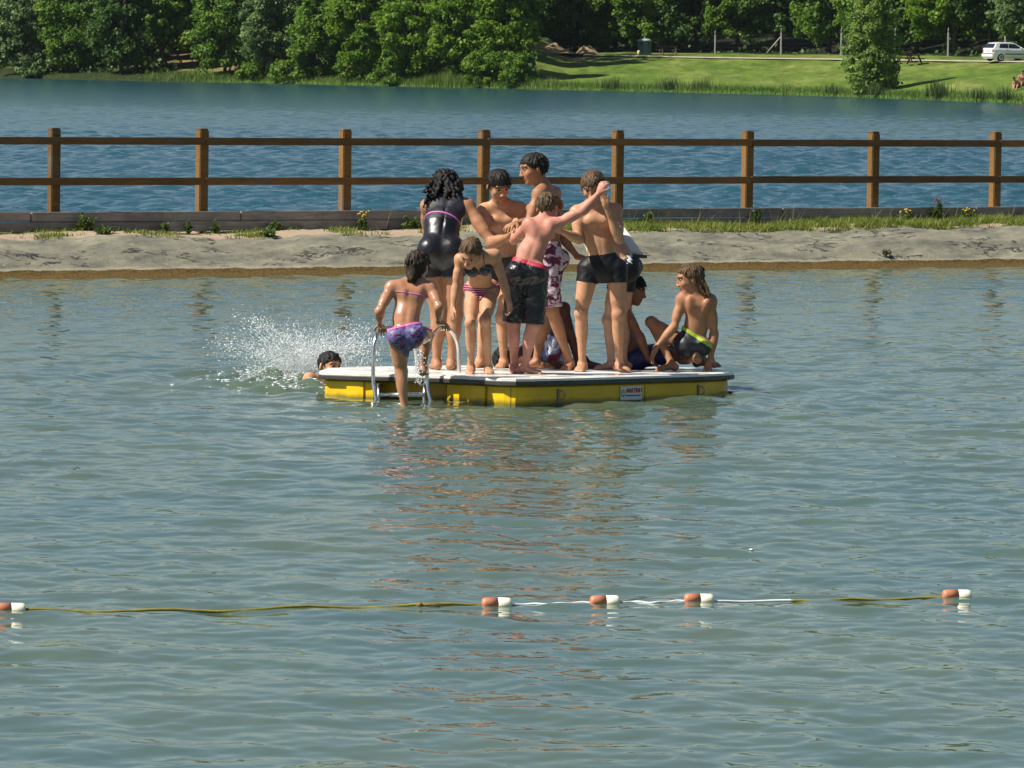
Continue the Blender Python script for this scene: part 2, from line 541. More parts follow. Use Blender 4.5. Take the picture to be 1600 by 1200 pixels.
v, f, k = blades(bs, h, r.uniform(0.2, 1.0, len(bs)), r.uniform(0.009, 0.019, len(bs)), r)
go = mesh_np("grass", v, f, M_GRASS)
attr(go, "tint", np.repeat(np.clip(0.5 + 0.35 * fbm(t, nn * 2, 44, 1.0, 3) + r.normal(0, .15, len(bs)), 0, 1), k))
tag(go, "short yellow green grass on top of the embankment", "grass", kind='stuff')
bs, t, nn = bank_scatter(700, lambda t, n: np.clip((t - 0.3) / 1.5, 0.02, 1) * np.clip((n - 1.5) / 0.4, 0.0, 1), r)
v, f, k = blades(bs, r.uniform(0.15, 0.36, len(bs)), r.uniform(0.1, 0.7, len(bs)), r.uniform(0.005, 0.009, len(bs)), r, 3)
go = mesh_np("dry_grass", v, f, M_STRAW)
attr(go, "tint", np.repeat(r.uniform(0, 1, len(bs)), k))
tag(go, "thin dry grass stalks in front of the timber edging", "grass", kind='stuff')

def weed(px, n, h, wid, nst, label, flower=None, seed=1, mat=None):
    """a broad-leaved weed: stems with leaves, standing on the bank under photo column px"""
    r = np.random.default_rng(seed)
    a = (px - 800) / 8000.0
    c0 = BK0 + BKN * n
    t = (a * c0[1] - c0[0]) / (BKU[0] - a * BKU[1])
    b0 = bank(t, n, float(bank_z(np.array(t), np.array(n))) - 0.01)
    root = empty("weed", b0)
    tag(root, label, "weed", "weeds along the top of the embankment")
    st, ctr, nor, hgt = MB(), [], [], []
    for i in range(nst):
        ang = r.uniform(0, 6.28); rad = wid / 2 * r.uniform(0.1, 1) ** 0.7
        tip = b0 + V(math.cos(ang) * rad, math.sin(ang) * rad, h * r.uniform(0.55, 1.0) * (1 - 0.4 * (2 * rad / wid) ** 2))
        mid = (b0 + tip) / 2 + V(0, 0, 0.02) + r.normal(0, 0.01, 3)
        st.tube([b0 + r.normal(0, .008, 3) * (1, 1, 0), mid, tip], [0.004, 0.003, 0.002], 4)
        for q in range(16):
            u = r.uniform(0.15, 1.0)
            pp = (1 - u) ** 2 * b0 + 2 * u * (1 - u) * mid + u * u * tip
            ctr.append(pp + r.normal(0, 0.018, 3)); nor.append(nrm(r.normal(0, 1, 3) + V(0, 0, 0.9)))
    st.build("stem", M_WEED, root)
    o = leaf_cards("leaves", np.array(ctr), np.array(nor), r.uniform(0.02, 0.042, len(ctr)), M_WEED if mat is None else mat, r, root, 2.0)
    if flower:
        for i in range(flower[1]):
            fb = MB()
            ang = r.uniform(0, 6.28); rad = wid / 2 * r.uniform(0, 1)
            fb.lathe([(0.002, -0.008), (0.013, 0.0), (0.012, 0.008), (0.002, 0.012)], b0 + V(math.cos(ang) * rad, math.sin(ang) * rad, h * r.uniform(0.8, 1.08)), n=7)
            fb.build("flower", flower[0], root)
    return root
def leaf_cards(name, c, nor, size, mat, r, parent=None, asp=1.4, base=None, tint=None):
    n = len(c)
    a = np.cross(nor, r.normal(0, 1, (n, 3)))
    a /= np.linalg.norm(a, axis=1)[:, None] + 1e-9
    b = np.cross(nor, a)
    size = np.asarray(size).reshape(-1, 1)
    bend = nor * size * 0.22
    v = np.stack([c - a * size * asp / 2 - bend * .5, c - b * size / 2, c + a * size * asp / 2 - bend * .5, c + b * size / 2], 1).reshape(-1, 3)
    f = np.arange(4 * n).reshape(n, 4)
    o = mesh_np(name, v, f, mat, False, base, parent)
    attr(o, "tint", np.repeat(r.uniform(0, 1, n) if tint is None else tint, 4))
    return o
M_YEL = varied("yellow petals", (0.62, 0.44, 0.03), 0.6, 0.2, 30)
M_PURP = varied("purple petals", (0.22, 0.08, 0.14), 0.6, 0.2, 30)
weed(130, 1.95, 0.26, 0.30, 16, "bushy green weed against the edging just right of the leftmost fence post", seed=1)
weed(160, 1.22, 0.10, 0.26, 14, "low spreading weed on the gravel at the bank edge, near the leftmost fence post", seed=2)
weed(290, 1.98, 0.24, 0.10, 6, "thin upright weed against the edging just left of the second fence post", seed=3)
weed(332, 1.98, 0.15, 0.09, 5, "small weed against the edging just right of the second fence post", seed=4)
weed(253, 1.98, 0.18, 0.12, 6, "small weed against the edging midway between the two leftmost fence posts", seed=14)
weed(425, 1.95, 0.17, 0.2, 10, "low green weed against the edging between the second and third posts", seed=5)
weed(415, 1.15, 0.08, 0.28, 14, "flat green tuft at the bank edge between the second and third posts", seed=6)
weed(565, 1.98, 0.24, 0.16, 9, "weed with yellow flowers just right of the third fence post", (M_YEL, 9), seed=7)
weed(640, 1.95, 0.20, 0.24, 14, "leafy weed against the edging behind the woman in black", seed=8)
weed(1010, 1.95, 0.20, 0.18, 10, "green weed against the edging just right of the front boy in black trunks", seed=9)
weed(1180, 1.98, 0.28, 0.16, 9, "tall weed standing at the foot of the sixth fence post", seed=10)
weed(1412, 1.95, 0.20, 0.24, 12, "weed with yellow flowers right of the seventh fence post", (M_YEL, 12), seed=11)
weed(1460, 2.02, 0.31, 0.22, 12, "tall dark weed with purple heads between the last two fence posts", (M_PURP, 14), seed=12)
weed(1508, 1.95, 0.16, 0.2, 9, "low weed with yellow flowers just left of the rightmost fence post", (M_YEL, 9), seed=13)
# a small weed growing out of the slope and scrap of plastic sheet
weed(1383, 0.30, 0.11, 0.10, 4, "small grey green plant growing out of the concrete slope near the waterline", seed=15, mat=leafy("grey weed", (0.10, 0.11, 0.07), (0.22, 0.22, 0.15)))
# ------------------------------------------------------------------ far shore: terrain, track, reeds
SH_P = np.array([-1200, -400, 0, 200, 400, 640, 880, 1240, 1600, 2000, 2800.])
SH_Z = np.array([560, 505, 472, 455, 447, 424, 410, 384, 333, 300, 260.])
def shore_z(px): return np.interp(px, SH_P, SH_Z)
def terr_z(px, d):
    """ground height d metres behind the waterline under photo column px"""
    mead = np.interp(d, [-12, -1, 0, 0.6, 6, 20, 47, 51, 62, 72, 140], [-2, -.4, -0.02, 0.18, 0.55, 1.30, 2.60, 2.78, 3.05, 3.2, 9.0])
    wood_ = np.interp(d, [-12, -1, 0, 0.6, 6, 14, 30, 60, 140], [-2, -.4, -0.02, 0.2, 0.7, 1.6, 3.2, 4.5, 10])
    k = np.clip((px - 800) / 90.0, 0, 1); k = k * k * (3 - 2 * k)
    return wood_ * (1 - k) + mead * k
def FP(px, d, dz=0.0):
    """point on the far shore's ground, photo column px, d metres behind the waterline"""
    Y = float(shore_z(px)) + d
    z = float(terr_z(np.array(px), np.array(d)))
    q = PX(px, Y, z)
    q[2] = z + dz
    return q
pxs = np.arange(-1200, 2801, 8.0)
ds = np.concatenate([np.arange(-12, -1, 3), np.arange(-1, 8, 0.5), np.arange(8, 75, 1.2), np.arange(75, 141, 8)])
A, D = np.meshgrid(pxs, ds, indexing='ij')
Yt = shore_z(A) + D
Zt = terr_z(A, D)
Xt = (A - 800) / F * Yt
Zt = Zt + np.where(D > 1, 0.05 * fbm(Xt, Yt * 0.6, 51, 9.0, 4), 0)
i = np.arange(A.size).reshape(A.shape)
f = np.stack([i[:-1, :-1], i[1:, :-1], i[1:, 1:], i[:-1, 1:]], -1).reshape(-1, 4)
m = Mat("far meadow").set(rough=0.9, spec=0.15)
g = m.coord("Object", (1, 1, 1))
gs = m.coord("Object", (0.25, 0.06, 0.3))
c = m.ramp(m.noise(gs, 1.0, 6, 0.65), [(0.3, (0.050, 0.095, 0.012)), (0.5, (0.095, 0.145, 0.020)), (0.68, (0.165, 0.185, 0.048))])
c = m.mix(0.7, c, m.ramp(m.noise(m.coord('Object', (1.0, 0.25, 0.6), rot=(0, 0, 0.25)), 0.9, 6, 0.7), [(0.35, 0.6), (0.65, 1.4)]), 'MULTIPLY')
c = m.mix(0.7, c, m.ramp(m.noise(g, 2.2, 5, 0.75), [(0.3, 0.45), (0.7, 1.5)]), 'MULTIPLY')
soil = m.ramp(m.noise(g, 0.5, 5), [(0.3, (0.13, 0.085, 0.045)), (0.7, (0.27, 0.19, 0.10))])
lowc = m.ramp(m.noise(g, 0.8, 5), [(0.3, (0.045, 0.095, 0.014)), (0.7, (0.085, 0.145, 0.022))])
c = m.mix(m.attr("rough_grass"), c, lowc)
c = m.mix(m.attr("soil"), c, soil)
c = m.mix(m.attr("litter_shade"), c, (0.013, 0.013, 0.008))  # near-black wood floor and left shore edge, shade under trees put into the colour
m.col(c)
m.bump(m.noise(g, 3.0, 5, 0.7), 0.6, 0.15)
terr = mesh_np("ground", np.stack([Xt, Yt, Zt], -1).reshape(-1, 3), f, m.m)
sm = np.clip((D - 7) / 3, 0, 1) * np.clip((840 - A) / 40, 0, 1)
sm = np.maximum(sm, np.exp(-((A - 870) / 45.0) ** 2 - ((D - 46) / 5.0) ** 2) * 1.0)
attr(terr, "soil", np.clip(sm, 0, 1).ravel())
attr(terr, "litter_shade", np.maximum(np.clip((D - 63.5) / 2, 0, 1) * np.clip((A - 830) / 20, 0, 1), np.clip((330 - A) / 60, 0, 1) * np.clip((9 - D) / 3, 0, 1) * 0.85).ravel())
attr(terr, "rough_grass", np.clip((11 - D) / 6, 0, 1).ravel())
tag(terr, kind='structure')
# gravel track
tp = np.arange(905, 1900, 8.0)
td = np.interp(tp, [905, 980, 1100, 1900], [49.5, 48.5, 47.5, 47.5])
v = []
for k, d in ((0, -1.0), (1, 1.2)):
    for a, q in zip(tp, td):
        Y = shore_z(a) + q + d
        v.append([(a - 800) / F * Y, Y, terr_z(a, q + d) + 0.09])
n = len(tp)
f = np.array([[j, j + 1, n + j + 1, n + j] for j in range(n - 1)])
trk = mesh_np("gravel_track", v, f, varied("track gravel", (0.34, 0.29, 0.22), 0.95, 0.25, 1.2))
tag(trk, kind='structure')
# two banks of bare earth at the wood's edge
M_SOIL = varied("bare earth", (0.30, 0.20, 0.10), 0.95, 0.4, 0.9, 0.6, 0.2)
def mound(px, d, wx, wy, h, seed):
    c = FP(px, d)
    a, b = np.meshgrid(np.linspace(-1.3, 1.3, 40), np.linspace(-1.3, 1.3, 24), indexing='ij')
    x, y = a * wx, b * wy
    z = h * np.exp(-(a ** 2 + b ** 2) * 2.2) * (1 + 0.35 * fbm(x, y, seed, 2.0, 4)) - 0.12
    i = np.arange(a.size).reshape(a.shape)
    f = np.stack([i[:-1, :-1], i[1:, :-1], i[1:, 1:], i[:-1, 1:]], -1).reshape(-1, 4)
    o = mesh_np("earth_mound", np.stack([c[0] + x, c[1] + y, c[2] + z], -1).reshape(-1, 3), f, M_SOIL)
    tag(o, kind='structure')
mound(862, 49, 2.1, 3.0, 0.85, 61)
mound(918, 54, 1.2, 2.4, 0.95, 62)

r = np.random.default_rng(77)
M_REED = leafy("reed leaves", (0.060, 0.130, 0.018), (0.150, 0.215, 0.040), 0.35)
M_REEDB = leafy("reed clump leaves", (0.035, 0.075, 0.020), (0.075, 0.115, 0.030), 0.3)
# shore reeds and long grass
n = 26000
a = r.uniform(-150, 1780, n)
d = r.uniform(-0.5, 5.5, n) * r.uniform(0.3, 1, n)
pt = np.sin(a * 0.031) + np.sin(a * 0.083 + 1) + np.sin(a * 0.19 + 2)
ht = r.uniform(0.25, 0.65, n) + 0.22 * np.clip(pt, 0, 2) * r.uniform(0.2, 1, n) + 0.55 * np.clip(1 - np.abs(a - 700) / 70, 0, 1)
ht *= np.interp(a, [-150, 200, 300, 420, 820, 900, 1780], [0.1, 0.3, 1.0, 0.8, 1.0, 0.7, 0.65])
Y = shore_z(a) + d
bs = np.stack([(a - 800) / F * Y, Y, terr_z(a, d) - 0.05], 1)
v, f, k = blades(bs, ht, r.uniform(0.05, 0.5, n), r.uniform(0.03, 0.08, n), r)
go = mesh_np("reeds", v, f, M_REED)
attr(go, "tint", np.repeat(np.clip(0.5 + 0.2 * pt / 1.5 + r.normal(0, .22, n), 0, 1), k))
tag(go, "bright green reeds and long grass along the far waterline", "reeds", kind='stuff')
def reed_clump(px, d, h, wd, n, label):
    c = FP(px, d)
    bs = c + np.stack([r.normal(0, wd / 2.6, n), r.normal(0, wd / 2.6, n), np.zeros(n)], 1)
    v, f, k = blades(bs, r.uniform(0.5, 1.0, n) * h, r.uniform(0.05, 0.4, n), r.uniform(0.03, 0.07, n), r, 3)
    o = mesh_np("reed_clump", v, f, M_REEDB, base=c)
    attr(o, "tint", np.repeat(r.uniform(0, 1, n), k))
    tag(o, label, "reeds", "dark reed clumps on the far shore")
for a in ((957, 1.0, 1.1, 1.4, 170, "dark reed clump left of centre on the open far shore, below the green container"),
          (1045, 1.2, 1.2, 1.3, 170, "dark reed clump on the far shore below the picnic table beside the container"),
          (1096, 1.8, 1.1, 1.2, 130, "low dark reed clump on the far shore right of the picnic table by the wood"),
          (1366, 0.8, 1.1, 1.0, 140, "reed clump at the waterline under the lone oval tree"),
          (1303, 1.2, 0.9, 0.9, 90, "small reed clump at the waterline left of the lone oval tree"),
          (1466, 1.3, 1.45, 1.3, 220, "bushy dark reed clump on the far shore below the white car"),
          (1533, 1.0, 1.0, 0.9, 110, "reed clump on the far shore left of the two sunbathers"),
          (1570, 1.0, 1.1, 0.8, 110, "reed clump nearest the two sunbathers on the far shore")):
    reed_clump(*a)

# ------------------------------------------------------------------ trees
M_BARK = varied("bark", (0.075, 0.062, 0.046), 0.95, 0.35, 3.0, 0.5, 0.05)
LEAF = {
    'pale': leafy("pale willow leaves", (0.111, 0.195, 0.034), (0.299, 0.403, 0.091), 0.5),
    'mid': leafy("mid green leaves", (0.060, 0.144, 0.014), (0.186, 0.300, 0.036), 0.45),
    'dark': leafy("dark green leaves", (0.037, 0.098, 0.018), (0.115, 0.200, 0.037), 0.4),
    'grey': leafy("grey green leaves", (0.074, 0.134, 0.043), (0.198, 0.288, 0.096), 0.4),
    'light': leafy("light green leaves", (0.078, 0.168, 0.011), (0.224, 0.347, 0.034), 0.5),
    'blue': leafy("blue green leaves", (0.045, 0.095, 0.042), (0.115, 0.175, 0.080), 0.35),
}
def tree(px, d, H, W, tone, seed, label, group=None, name="tree", low=0.12, shape='round', leaf=0.23, nc=None, per=130, cat="tree"):
    r = np.random.default_rng(seed)
    b = FP(px, d) - V(0, 0, 0.1)
    W *= 1.18
    root = empty(name, b)
    tag(root, label, cat, group)
    tr = MB()
    lean = r.normal(0, 0.03, 2)
    hh = np.linspace(0, H * 0.85, 7)
    spine = np.stack([b[0] + lean[0] * hh + 0.12 * np.sin(hh * 0.8 + seed), b[1] + lean[1] * hh, b[2] + hh], 1)
    rad = (0.020 * H) * np.linspace(1, 0.12, 7) ** 0.9
    tr.tube(spine, rad, 7)
    nc = nc or int(56 + 14.0 * W * H / 8)
    ctr, nor, tin, siz = [], [], [], []
    limbs = 0
    for q in range(nc):
        u = low + (1 - low) * r.uniform(0, 1) ** (0.85)
        if shape == 'round': w_ = math.sqrt(max(0.02, 1 - ((u - 0.52) / 0.52) ** 2))
        elif shape == 'oval': w_ = max(0.12, math.sin(math.pi * min(1, (u * 0.93 + 0.07)) ** 0.80)) ** 0.75
        else: w_ = max(0.15, math.sqrt(max(0, 1 - ((u - 0.35) / 0.66) ** 2)))
        ang = r.uniform(0, 6.28)
        rr_ = W / 2 * w_ * (r.uniform(0.25, 1) ** 0.5) * r.uniform(0.85, 1.12)
        c = V(b[0] + lean[0] * H * u + rr_ * math.cos(ang), b[1] + lean[1] * H * u + rr_ * math.sin(ang), b[2] + H * u)
        if limbs < 11 and q % 3 == 0:
            z0 = max(0.15, u - 0.28) * H
            s0 = V(np.interp(z0, hh, spine[:, 0]), np.interp(z0, hh, spine[:, 1]), b[2] + z0)
            tr.tube([s0, (s0 + c) / 2 + V(0, 0, 0.15 * W * .3), c], [0.010 * H, 0.006 * H, 0.002 * H], 5)
            limbs += 1
        cr = np.array([1, 1, 0.72]) * r.uniform(0.30, 0.85) * (0.5 + 0.10 * W)
        m_ = per
        dirs = r.normal(0, 1, (m_, 3)); dirs /= np.linalg.norm(dirs, axis=1)[:, None]
        pos = c + dirs * cr * (r.uniform(0.2, 1.15, m_) ** 0.7)[:, None]
        pos[:, 2] -= 0.12 * (r.uniform(0, 1, m_) ** 2)
        ctr.append(pos)
        nn_ = dirs * 0.7 + r.normal(0, 0.55, (m_, 3)) + V(0, 0, 0.35)
        nor.append(nn_ / np.linalg.norm(nn_, axis=1)[:, None])
        tin.append(np.clip(r.uniform(0.15, 0.85) + r.normal(0, 0.17, m_), 0, 1))
        siz.append(r.uniform(0.7, 1.3, m_) * leaf)
    tr.build("trunk", M_BARK, root)
    ctr = np.concatenate(ctr); keep = ctr[:, 2] > b[2] + 0.05
    leaf_cards("crown", ctr[keep], np.concatenate(nor)[keep], np.concatenate(siz)[keep], LEAF[tone], r, root, 1.3, tint=np.concatenate(tin)[keep])
    return root
GL, GR = "trees along the wooded left shore", "trees at the edge of the far wood"
# left shore, from the left edge of the photograph to the meadow
tree(35, 3.5, 7.6, 5.2, 'grey', 101, "pale grey green willow at the left edge of the far shore", GL, low=0.10)
tree(-60, 5, 9, 6, 'mid', 102, "dark green tree cut by the left edge of the photo", GL)
tree(118, 6.5, 10.5, 6.0, 'mid', 103, "tall mid green tree just right of the pale willow", GL, low=0.06)
tree(190, 5.5, 9.5, 5.6, 'dark', 104, "dark tree with low branches left of the dark hollow", GL, low=0.12)
tree(255, 9.5, 11.0, 5.2, 'mid', 105, "tall tree standing over the dark hollow on the left shore", GL, low=0.24)
tree(352, 5.5, 8.5, 5.4, 'mid', 106, "broad sunlit tree right of the dark hollow and bare earth", GL, low=0.13)
tree(425, 4.5, 8.2, 4.8, 'grey', 107, "grey green tree left of the two bright trees on the wooded shore", GL, low=0.08)
tree(492, 3.8, 7.4, 4.2, 'mid', 108, "rounded mid green tree between the grey green and bright trees", GL, low=0.06)
tree(565, 3.2, 8.5, 4.8, 'light', 109, "bright green tree reaching the water left of the leaning bare trunk", GL, low=0.06)
tree(648, 4.2, 9.5, 5.2, 'light', 110, "bright leafy tree with a bare pale trunk showing through", GL, low=0.10)
tree(725, 5.0, 9.0, 5.0, 'light', 111, "bright tree behind the tall reeds on the wooded shore", GL, low=0.10)
tree(795, 6.0, 9.2, 4.4, 'light', 112, "light green tree ending the wooded shore beside the meadow", GL, low=0.06)
tree(758, 1.7, 2.8, 3.6, 'mid', 113, "low green willow bush on the waterline beside the tall reeds", "bushes on the wooded shore", "bush", 0.02, 'low', 0.2, 34, cat="bush")
tree(812, 2.2, 2.5, 2.6, 'mid', 114, "low leafy bush at the point where the meadow begins", "bushes on the wooded shore", "bush", 0.02, 'low', 0.2, 24, cat="bush")
tree(615, 1.2, 1.9, 2.8, 'mid', 115, "low bush at the waterline under the bright green tree", "bushes on the wooded shore", "bush", 0.02, 'low', 0.2, 22, cat="bush")
tree(455, 1.5, 2.0, 3.0, 'mid', 116, "low shaded bush at the waterline under the grey green tree", "bushes on the wooded shore", "bush", 0.02, 'low', 0.2, 22, cat="bush")
tree(395, 1.6, 1.5, 2.2, 'mid', 117, "small bush among reeds below the broad sunlit tree", "bushes on the wooded shore", "bush", 0.02, 'low', 0.2, 18, cat="bush")
tree(55, 1.2, 2.0, 2.4, 'grey', 118, "pale bush at the waterline under the willow on the left", "bushes on the wooded shore", "bush", 0.02, 'low', 0.2, 18, cat="bush")
# a second rank up the slope on the left
for k, (px, d, H, W, t) in enumerate([(-20, 17, 12, 7, 'mid'), (80, 20, 12, 7, 'mid'), (165, 18, 12, 7, 'dark'), (225, 22, 13, 7, 'dark'), (300, 19, 10, 6.5, 'mid'), (385, 17, 12, 7, 'mid'), (470, 18, 11, 7, 'mid'), (545, 17, 12, 7, 'mid'), (625, 19, 12, 7, 'light'), (700, 19, 12, 7, 'mid'), (775, 22, 13, 7, 'dark')]):
    tree(px, d, H, W, t, 130 + k, "taller tree in the second rank on the wooded slope behind the left shore trees", "second rank of trees on the left slope", low=0.12, leaf=0.34, per=80)
# the wood behind the meadow
wd = [(838, 58, 12, 6.5, 'dark', 0.18, "dark tree at the left end of the wood, above the bare earth"),
      (900, 66, 13, 7, 'dark', 0.16, "dark shaded tree at the wood's edge behind the earth mounds"),
      (962, 68, 12, 6, 'mid', 0.10, "tree at the wood's edge just left of the green container"),
      (1018, 67, 11, 6, 'mid', 0.18, "tree overhanging the green container with sunlit leaves"),
      (1085, 71, 13, 7, 'dark', 0.30, "dark tree right of the picnic table by the container"),
      (1150, 71, 12, 6, 'mid', 0.32, "tree with a sunlit high branch left of the braced fence post"),
      (1215, 74, 13, 7, 'dark', 0.38, "dark tree standing behind the braced fence post"),
      (1296, 70, 12, 6.2, 'mid', 0.30, "tree with sunlit hanging leaves left of the lone oval tree"),
      (1375, 73, 12, 6.5, 'mid', 0.28, "tree rising behind the lone oval tree"),
      (1432, 72, 13, 7, 'dark', 0.30, "dark tree right of the lone oval tree behind the picnic tables"),
      (1490, 69, 12, 6.5, 'light', 0.36, "bright green spreading tree behind the fence left of the car"),
      (1545, 74, 12, 6, 'dark', 0.34, "dark tree behind the white car"),
      (1604, 64, 11, 5.0, 'grey', 0.16, "pale green tree cut by the right edge, behind the car"),
      (1675, 68, 12, 7, 'mid', 0.16, "tree of the wood outside the right edge")]
for k, (px, d, H, W, t, lo, lab) in enumerate(wd):
    tree(px, d, H, W, t, 160 + k, lab, GR, low=lo * 0.45, leaf=0.26)
tree(1363, 4.2, 8.2, 3.3, 'pale', 190, "lone oval willow standing by itself on the meadow at the far waterline", None, low=0.03, shape='oval', leaf=0.19, nc=170, per=95)
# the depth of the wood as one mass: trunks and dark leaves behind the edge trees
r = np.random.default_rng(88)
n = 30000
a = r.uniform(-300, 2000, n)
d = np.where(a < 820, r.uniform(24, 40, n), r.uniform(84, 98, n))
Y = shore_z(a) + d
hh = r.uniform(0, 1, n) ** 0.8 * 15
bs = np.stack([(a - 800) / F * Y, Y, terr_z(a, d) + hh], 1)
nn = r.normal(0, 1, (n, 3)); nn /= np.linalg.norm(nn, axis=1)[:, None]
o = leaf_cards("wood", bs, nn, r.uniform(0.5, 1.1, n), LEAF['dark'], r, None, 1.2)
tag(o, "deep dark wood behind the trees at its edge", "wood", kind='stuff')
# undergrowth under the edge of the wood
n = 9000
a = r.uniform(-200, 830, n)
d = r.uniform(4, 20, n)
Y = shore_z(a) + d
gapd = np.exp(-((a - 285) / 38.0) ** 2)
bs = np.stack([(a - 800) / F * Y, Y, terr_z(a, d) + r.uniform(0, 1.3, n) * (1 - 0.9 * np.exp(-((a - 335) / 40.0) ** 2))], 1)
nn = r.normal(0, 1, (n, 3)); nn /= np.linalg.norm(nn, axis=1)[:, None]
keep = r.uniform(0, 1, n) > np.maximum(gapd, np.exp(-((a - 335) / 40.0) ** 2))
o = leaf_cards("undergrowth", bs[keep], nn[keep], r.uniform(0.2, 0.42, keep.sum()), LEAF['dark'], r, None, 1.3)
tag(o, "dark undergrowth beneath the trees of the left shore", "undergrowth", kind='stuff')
n = 1000
a = r.uniform(830, 1750, n); d = r.uniform(66, 78, n); Y = shore_z(a) + d
bs = np.stack([(a - 800) / F * Y, Y, terr_z(a, d) + r.uniform(0, 1, n) ** 2 * 2.2 * (0.5 + 0.5 * np.sin(a * .06))], 1)
nn = r.normal(0, 1, (n, 3)); nn /= np.linalg.norm(nn, axis=1)[:, None]
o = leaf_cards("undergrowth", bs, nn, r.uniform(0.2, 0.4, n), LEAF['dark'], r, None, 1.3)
tag(o, "dark undergrowth behind the wire fence along the wood", "undergrowth", kind='stuff')

# ------------------------------------------------------------------ wire fence along the wood
M_CONC = varied("pale concrete", (0.42, 0.41, 0.37), 0.9, 0.15, 2)
M_WIRE = Mat("fence wire").set(col=(0.08, 0.09, 0.085), rough=0.6, metal=0.5).m
wf = empty("wire_fence", FP(1300, 63))
tag(wf, "wire fence on pale concrete posts along the edge of the wood behind the meadow", "fence")
pf = []
for px in (1117, 1220, 1314, 1398, 1481, 1570, 1640):
    q = FP(px, 63.5)
    b = MB(); hgt = 1.95 if px not in (1117,) else 1.7
    b.box(q + V(0, 0, hgt / 2 - 0.1), (0.13, 0.13, hgt + 0.1), None, 0.015)
    b.tube([q + V(0, 0, hgt - 0.12), q + V(0, -0.04, hgt + 0.1), q + V(0, -0.20, hgt + 0.30)], [0.05, 0.045, 0.035], 6)
    b.build("post", M_CONC, wf)
    pf.append((q, hgt))
    if px == 1220:
        b = MB(); e = FP(px - 22, 63.2)
        b.tube([e + V(0, 0, 0.1), q + V(-.05, -.02, 1.5)], 0.05, 6)
        b.build("brace", M_CONC, wf)
for z in (0.15, 0.55, 0.95, 1.35, 1.75):
    b = MB()
    b.tube([q + V(0, -0.07, min(z, h_ - .1)) for q, h_ in pf], 0.003, 4)
    b.build("wire", M_WIRE, wf)

# ------------------------------------------------------------------ things on the far meadow
def yaw(a): return np.array([[math.cos(a), -math.sin(a), 0], [math.sin(a), math.cos(a), 0], [0, 0, 1.0]])
# green container with a domed lid
M_GRN = varied("green plastic", (0.10, 0.175, 0.155), 0.45, 0.12, 2)
M_GRNL = varied("pale green plastic", (0.30, 0.40, 0.33), 0.4, 0.1, 2)
M_BLK = Mat("black rubber").set(col=(0.02, 0.02, 0.02), rough=0.6).m
c = FP(1007, 55.5) - V(0, 0, 0.02)
bin_ = empty("recycling_container", c)
tag(bin_, "green ribbed recycling container with a domed pale lid at the wood's edge", "container")
b = MB(); prof = []
for k in range(9):
    z = 0.05 + k * 0.125
    prof += [(0.60 + 0.022 * (k % 2) * 0, z), (0.60, z + 0.085), (0.575, z + 0.10), (0.575, z + 0.115)]
b.lathe([(0.57, 0.0)] + prof + [(0.6, 1.19)], c, n=28)
b.build("body", M_GRN, bin_)
b = MB(); b.lathe([(0.64, 1.19), (0.65, 1.25), (0.60, 1.33), (0.42, 1.41), (0.16, 1.45), (0.02, 1.455)], c, n=28); b.build("lid", M_GRNL, bin_)
b = MB(); b.lathe([(0.05, 1.44), (0.05, 1.60), (0.02, 1.61)], c, n=10); b.build("lifting_eye", M_GRNL, bin_)
b = MB()
for s in (-1, 1):
    b.lathe([(0.0, 0.0), (0.11, 0.0), (0.11, 0.02), (0.0, 0.02)], c + V(s * 0.27, -0.55, 1.0), (s * 0.4, -0.9, 0), 14)
b.build("posting_hole", M_BLK, bin_)
c2 = FP(998, 53.2)
yb = empty("canister", c2)
tag(yb, "small yellow canister standing in front of the green container", "canister")
b = MB(); b.lathe([(0.12, 0), (0.14, 0.03), (0.14, 0.33), (0.10, 0.40), (0.05, 0.42)], c2, n=14); b.build("body", varied("yellow plastic", (0.62, 0.60, 0.20), 0.5, 0.1, 4), yb)
b = MB(); b.lathe([(0.04, 0.42), (0.04, 0.47), (0.0, 0.47)], c2, n=10); b.build("cap", M_BLK, yb)

def picnic(px, d, ang, col, label, L=1.7):
    c = FP(px, d); R = yaw(ang)
    root = empty("picnic_table", c)
    tag(root, label, "picnic table", "picnic tables on the far meadow")
    def at(x, y, z): return c + R @ V(x, y, z)
    b = MB()
    for k in range(5): b.box(at(0, -0.30 + k * 0.15, 0.74), (L, 0.135, 0.04), R, 0.005)
    b.build("table_top", col, root)
    for s in (-1, 1):
        b = MB()
        for k in (-1, 1): b.box(at(0, s * 0.68 + k * 0.07, 0.45), (L, 0.125, 0.04), R, 0.005)
        b.build("bench", col, root)
    for s in (-1, 1):
        b = MB()
        b.box(at(s * L * 0.36, 0, 0.405), (0.05, 1.45, 0.08), R)
        b.box(at(s * L * 0.36, 0, 0.69), (0.05, 0.66, 0.06), R)
        b.build("crossbeam", col, root)
        for q in (-1, 1):
            b = MB()
            p0, p1 = V(s * L * 0.36 + .055, q * 0.58, 0.0), V(s * L * 0.36 + .055, q * 0.25, 0.72)
            dr = nrm(p1 - p0); ax = np.stack([V(1, 0, 0), np.cross(dr, V(1, 0, 0)), dr], 1)
            b.box(at(*((p0 + p1) / 2)), (0.05, 0.09, np.linalg.norm(p1 - p0)), R @ ax)
            b.build("leg", col, root)
M_PIC = varied("dark stained timber", (0.055, 0.026, 0.014), 0.7, 0.3, 5)
M_PIC2 = varied("grey brown timber", (0.17, 0.105, 0.065), 0.8, 0.3, 5)
picnic(1043, 56, 0.25, M_PIC2, "grey brown picnic table beside the green container")
picnic(1413, 44.5, 1.35, M_PIC, "dark picnic table nearer the lone oval tree, seen end on")
picnic(1429, 43.0, 1.45, M_PIC, "dark picnic table on the meadow farther right of the lone oval tree")

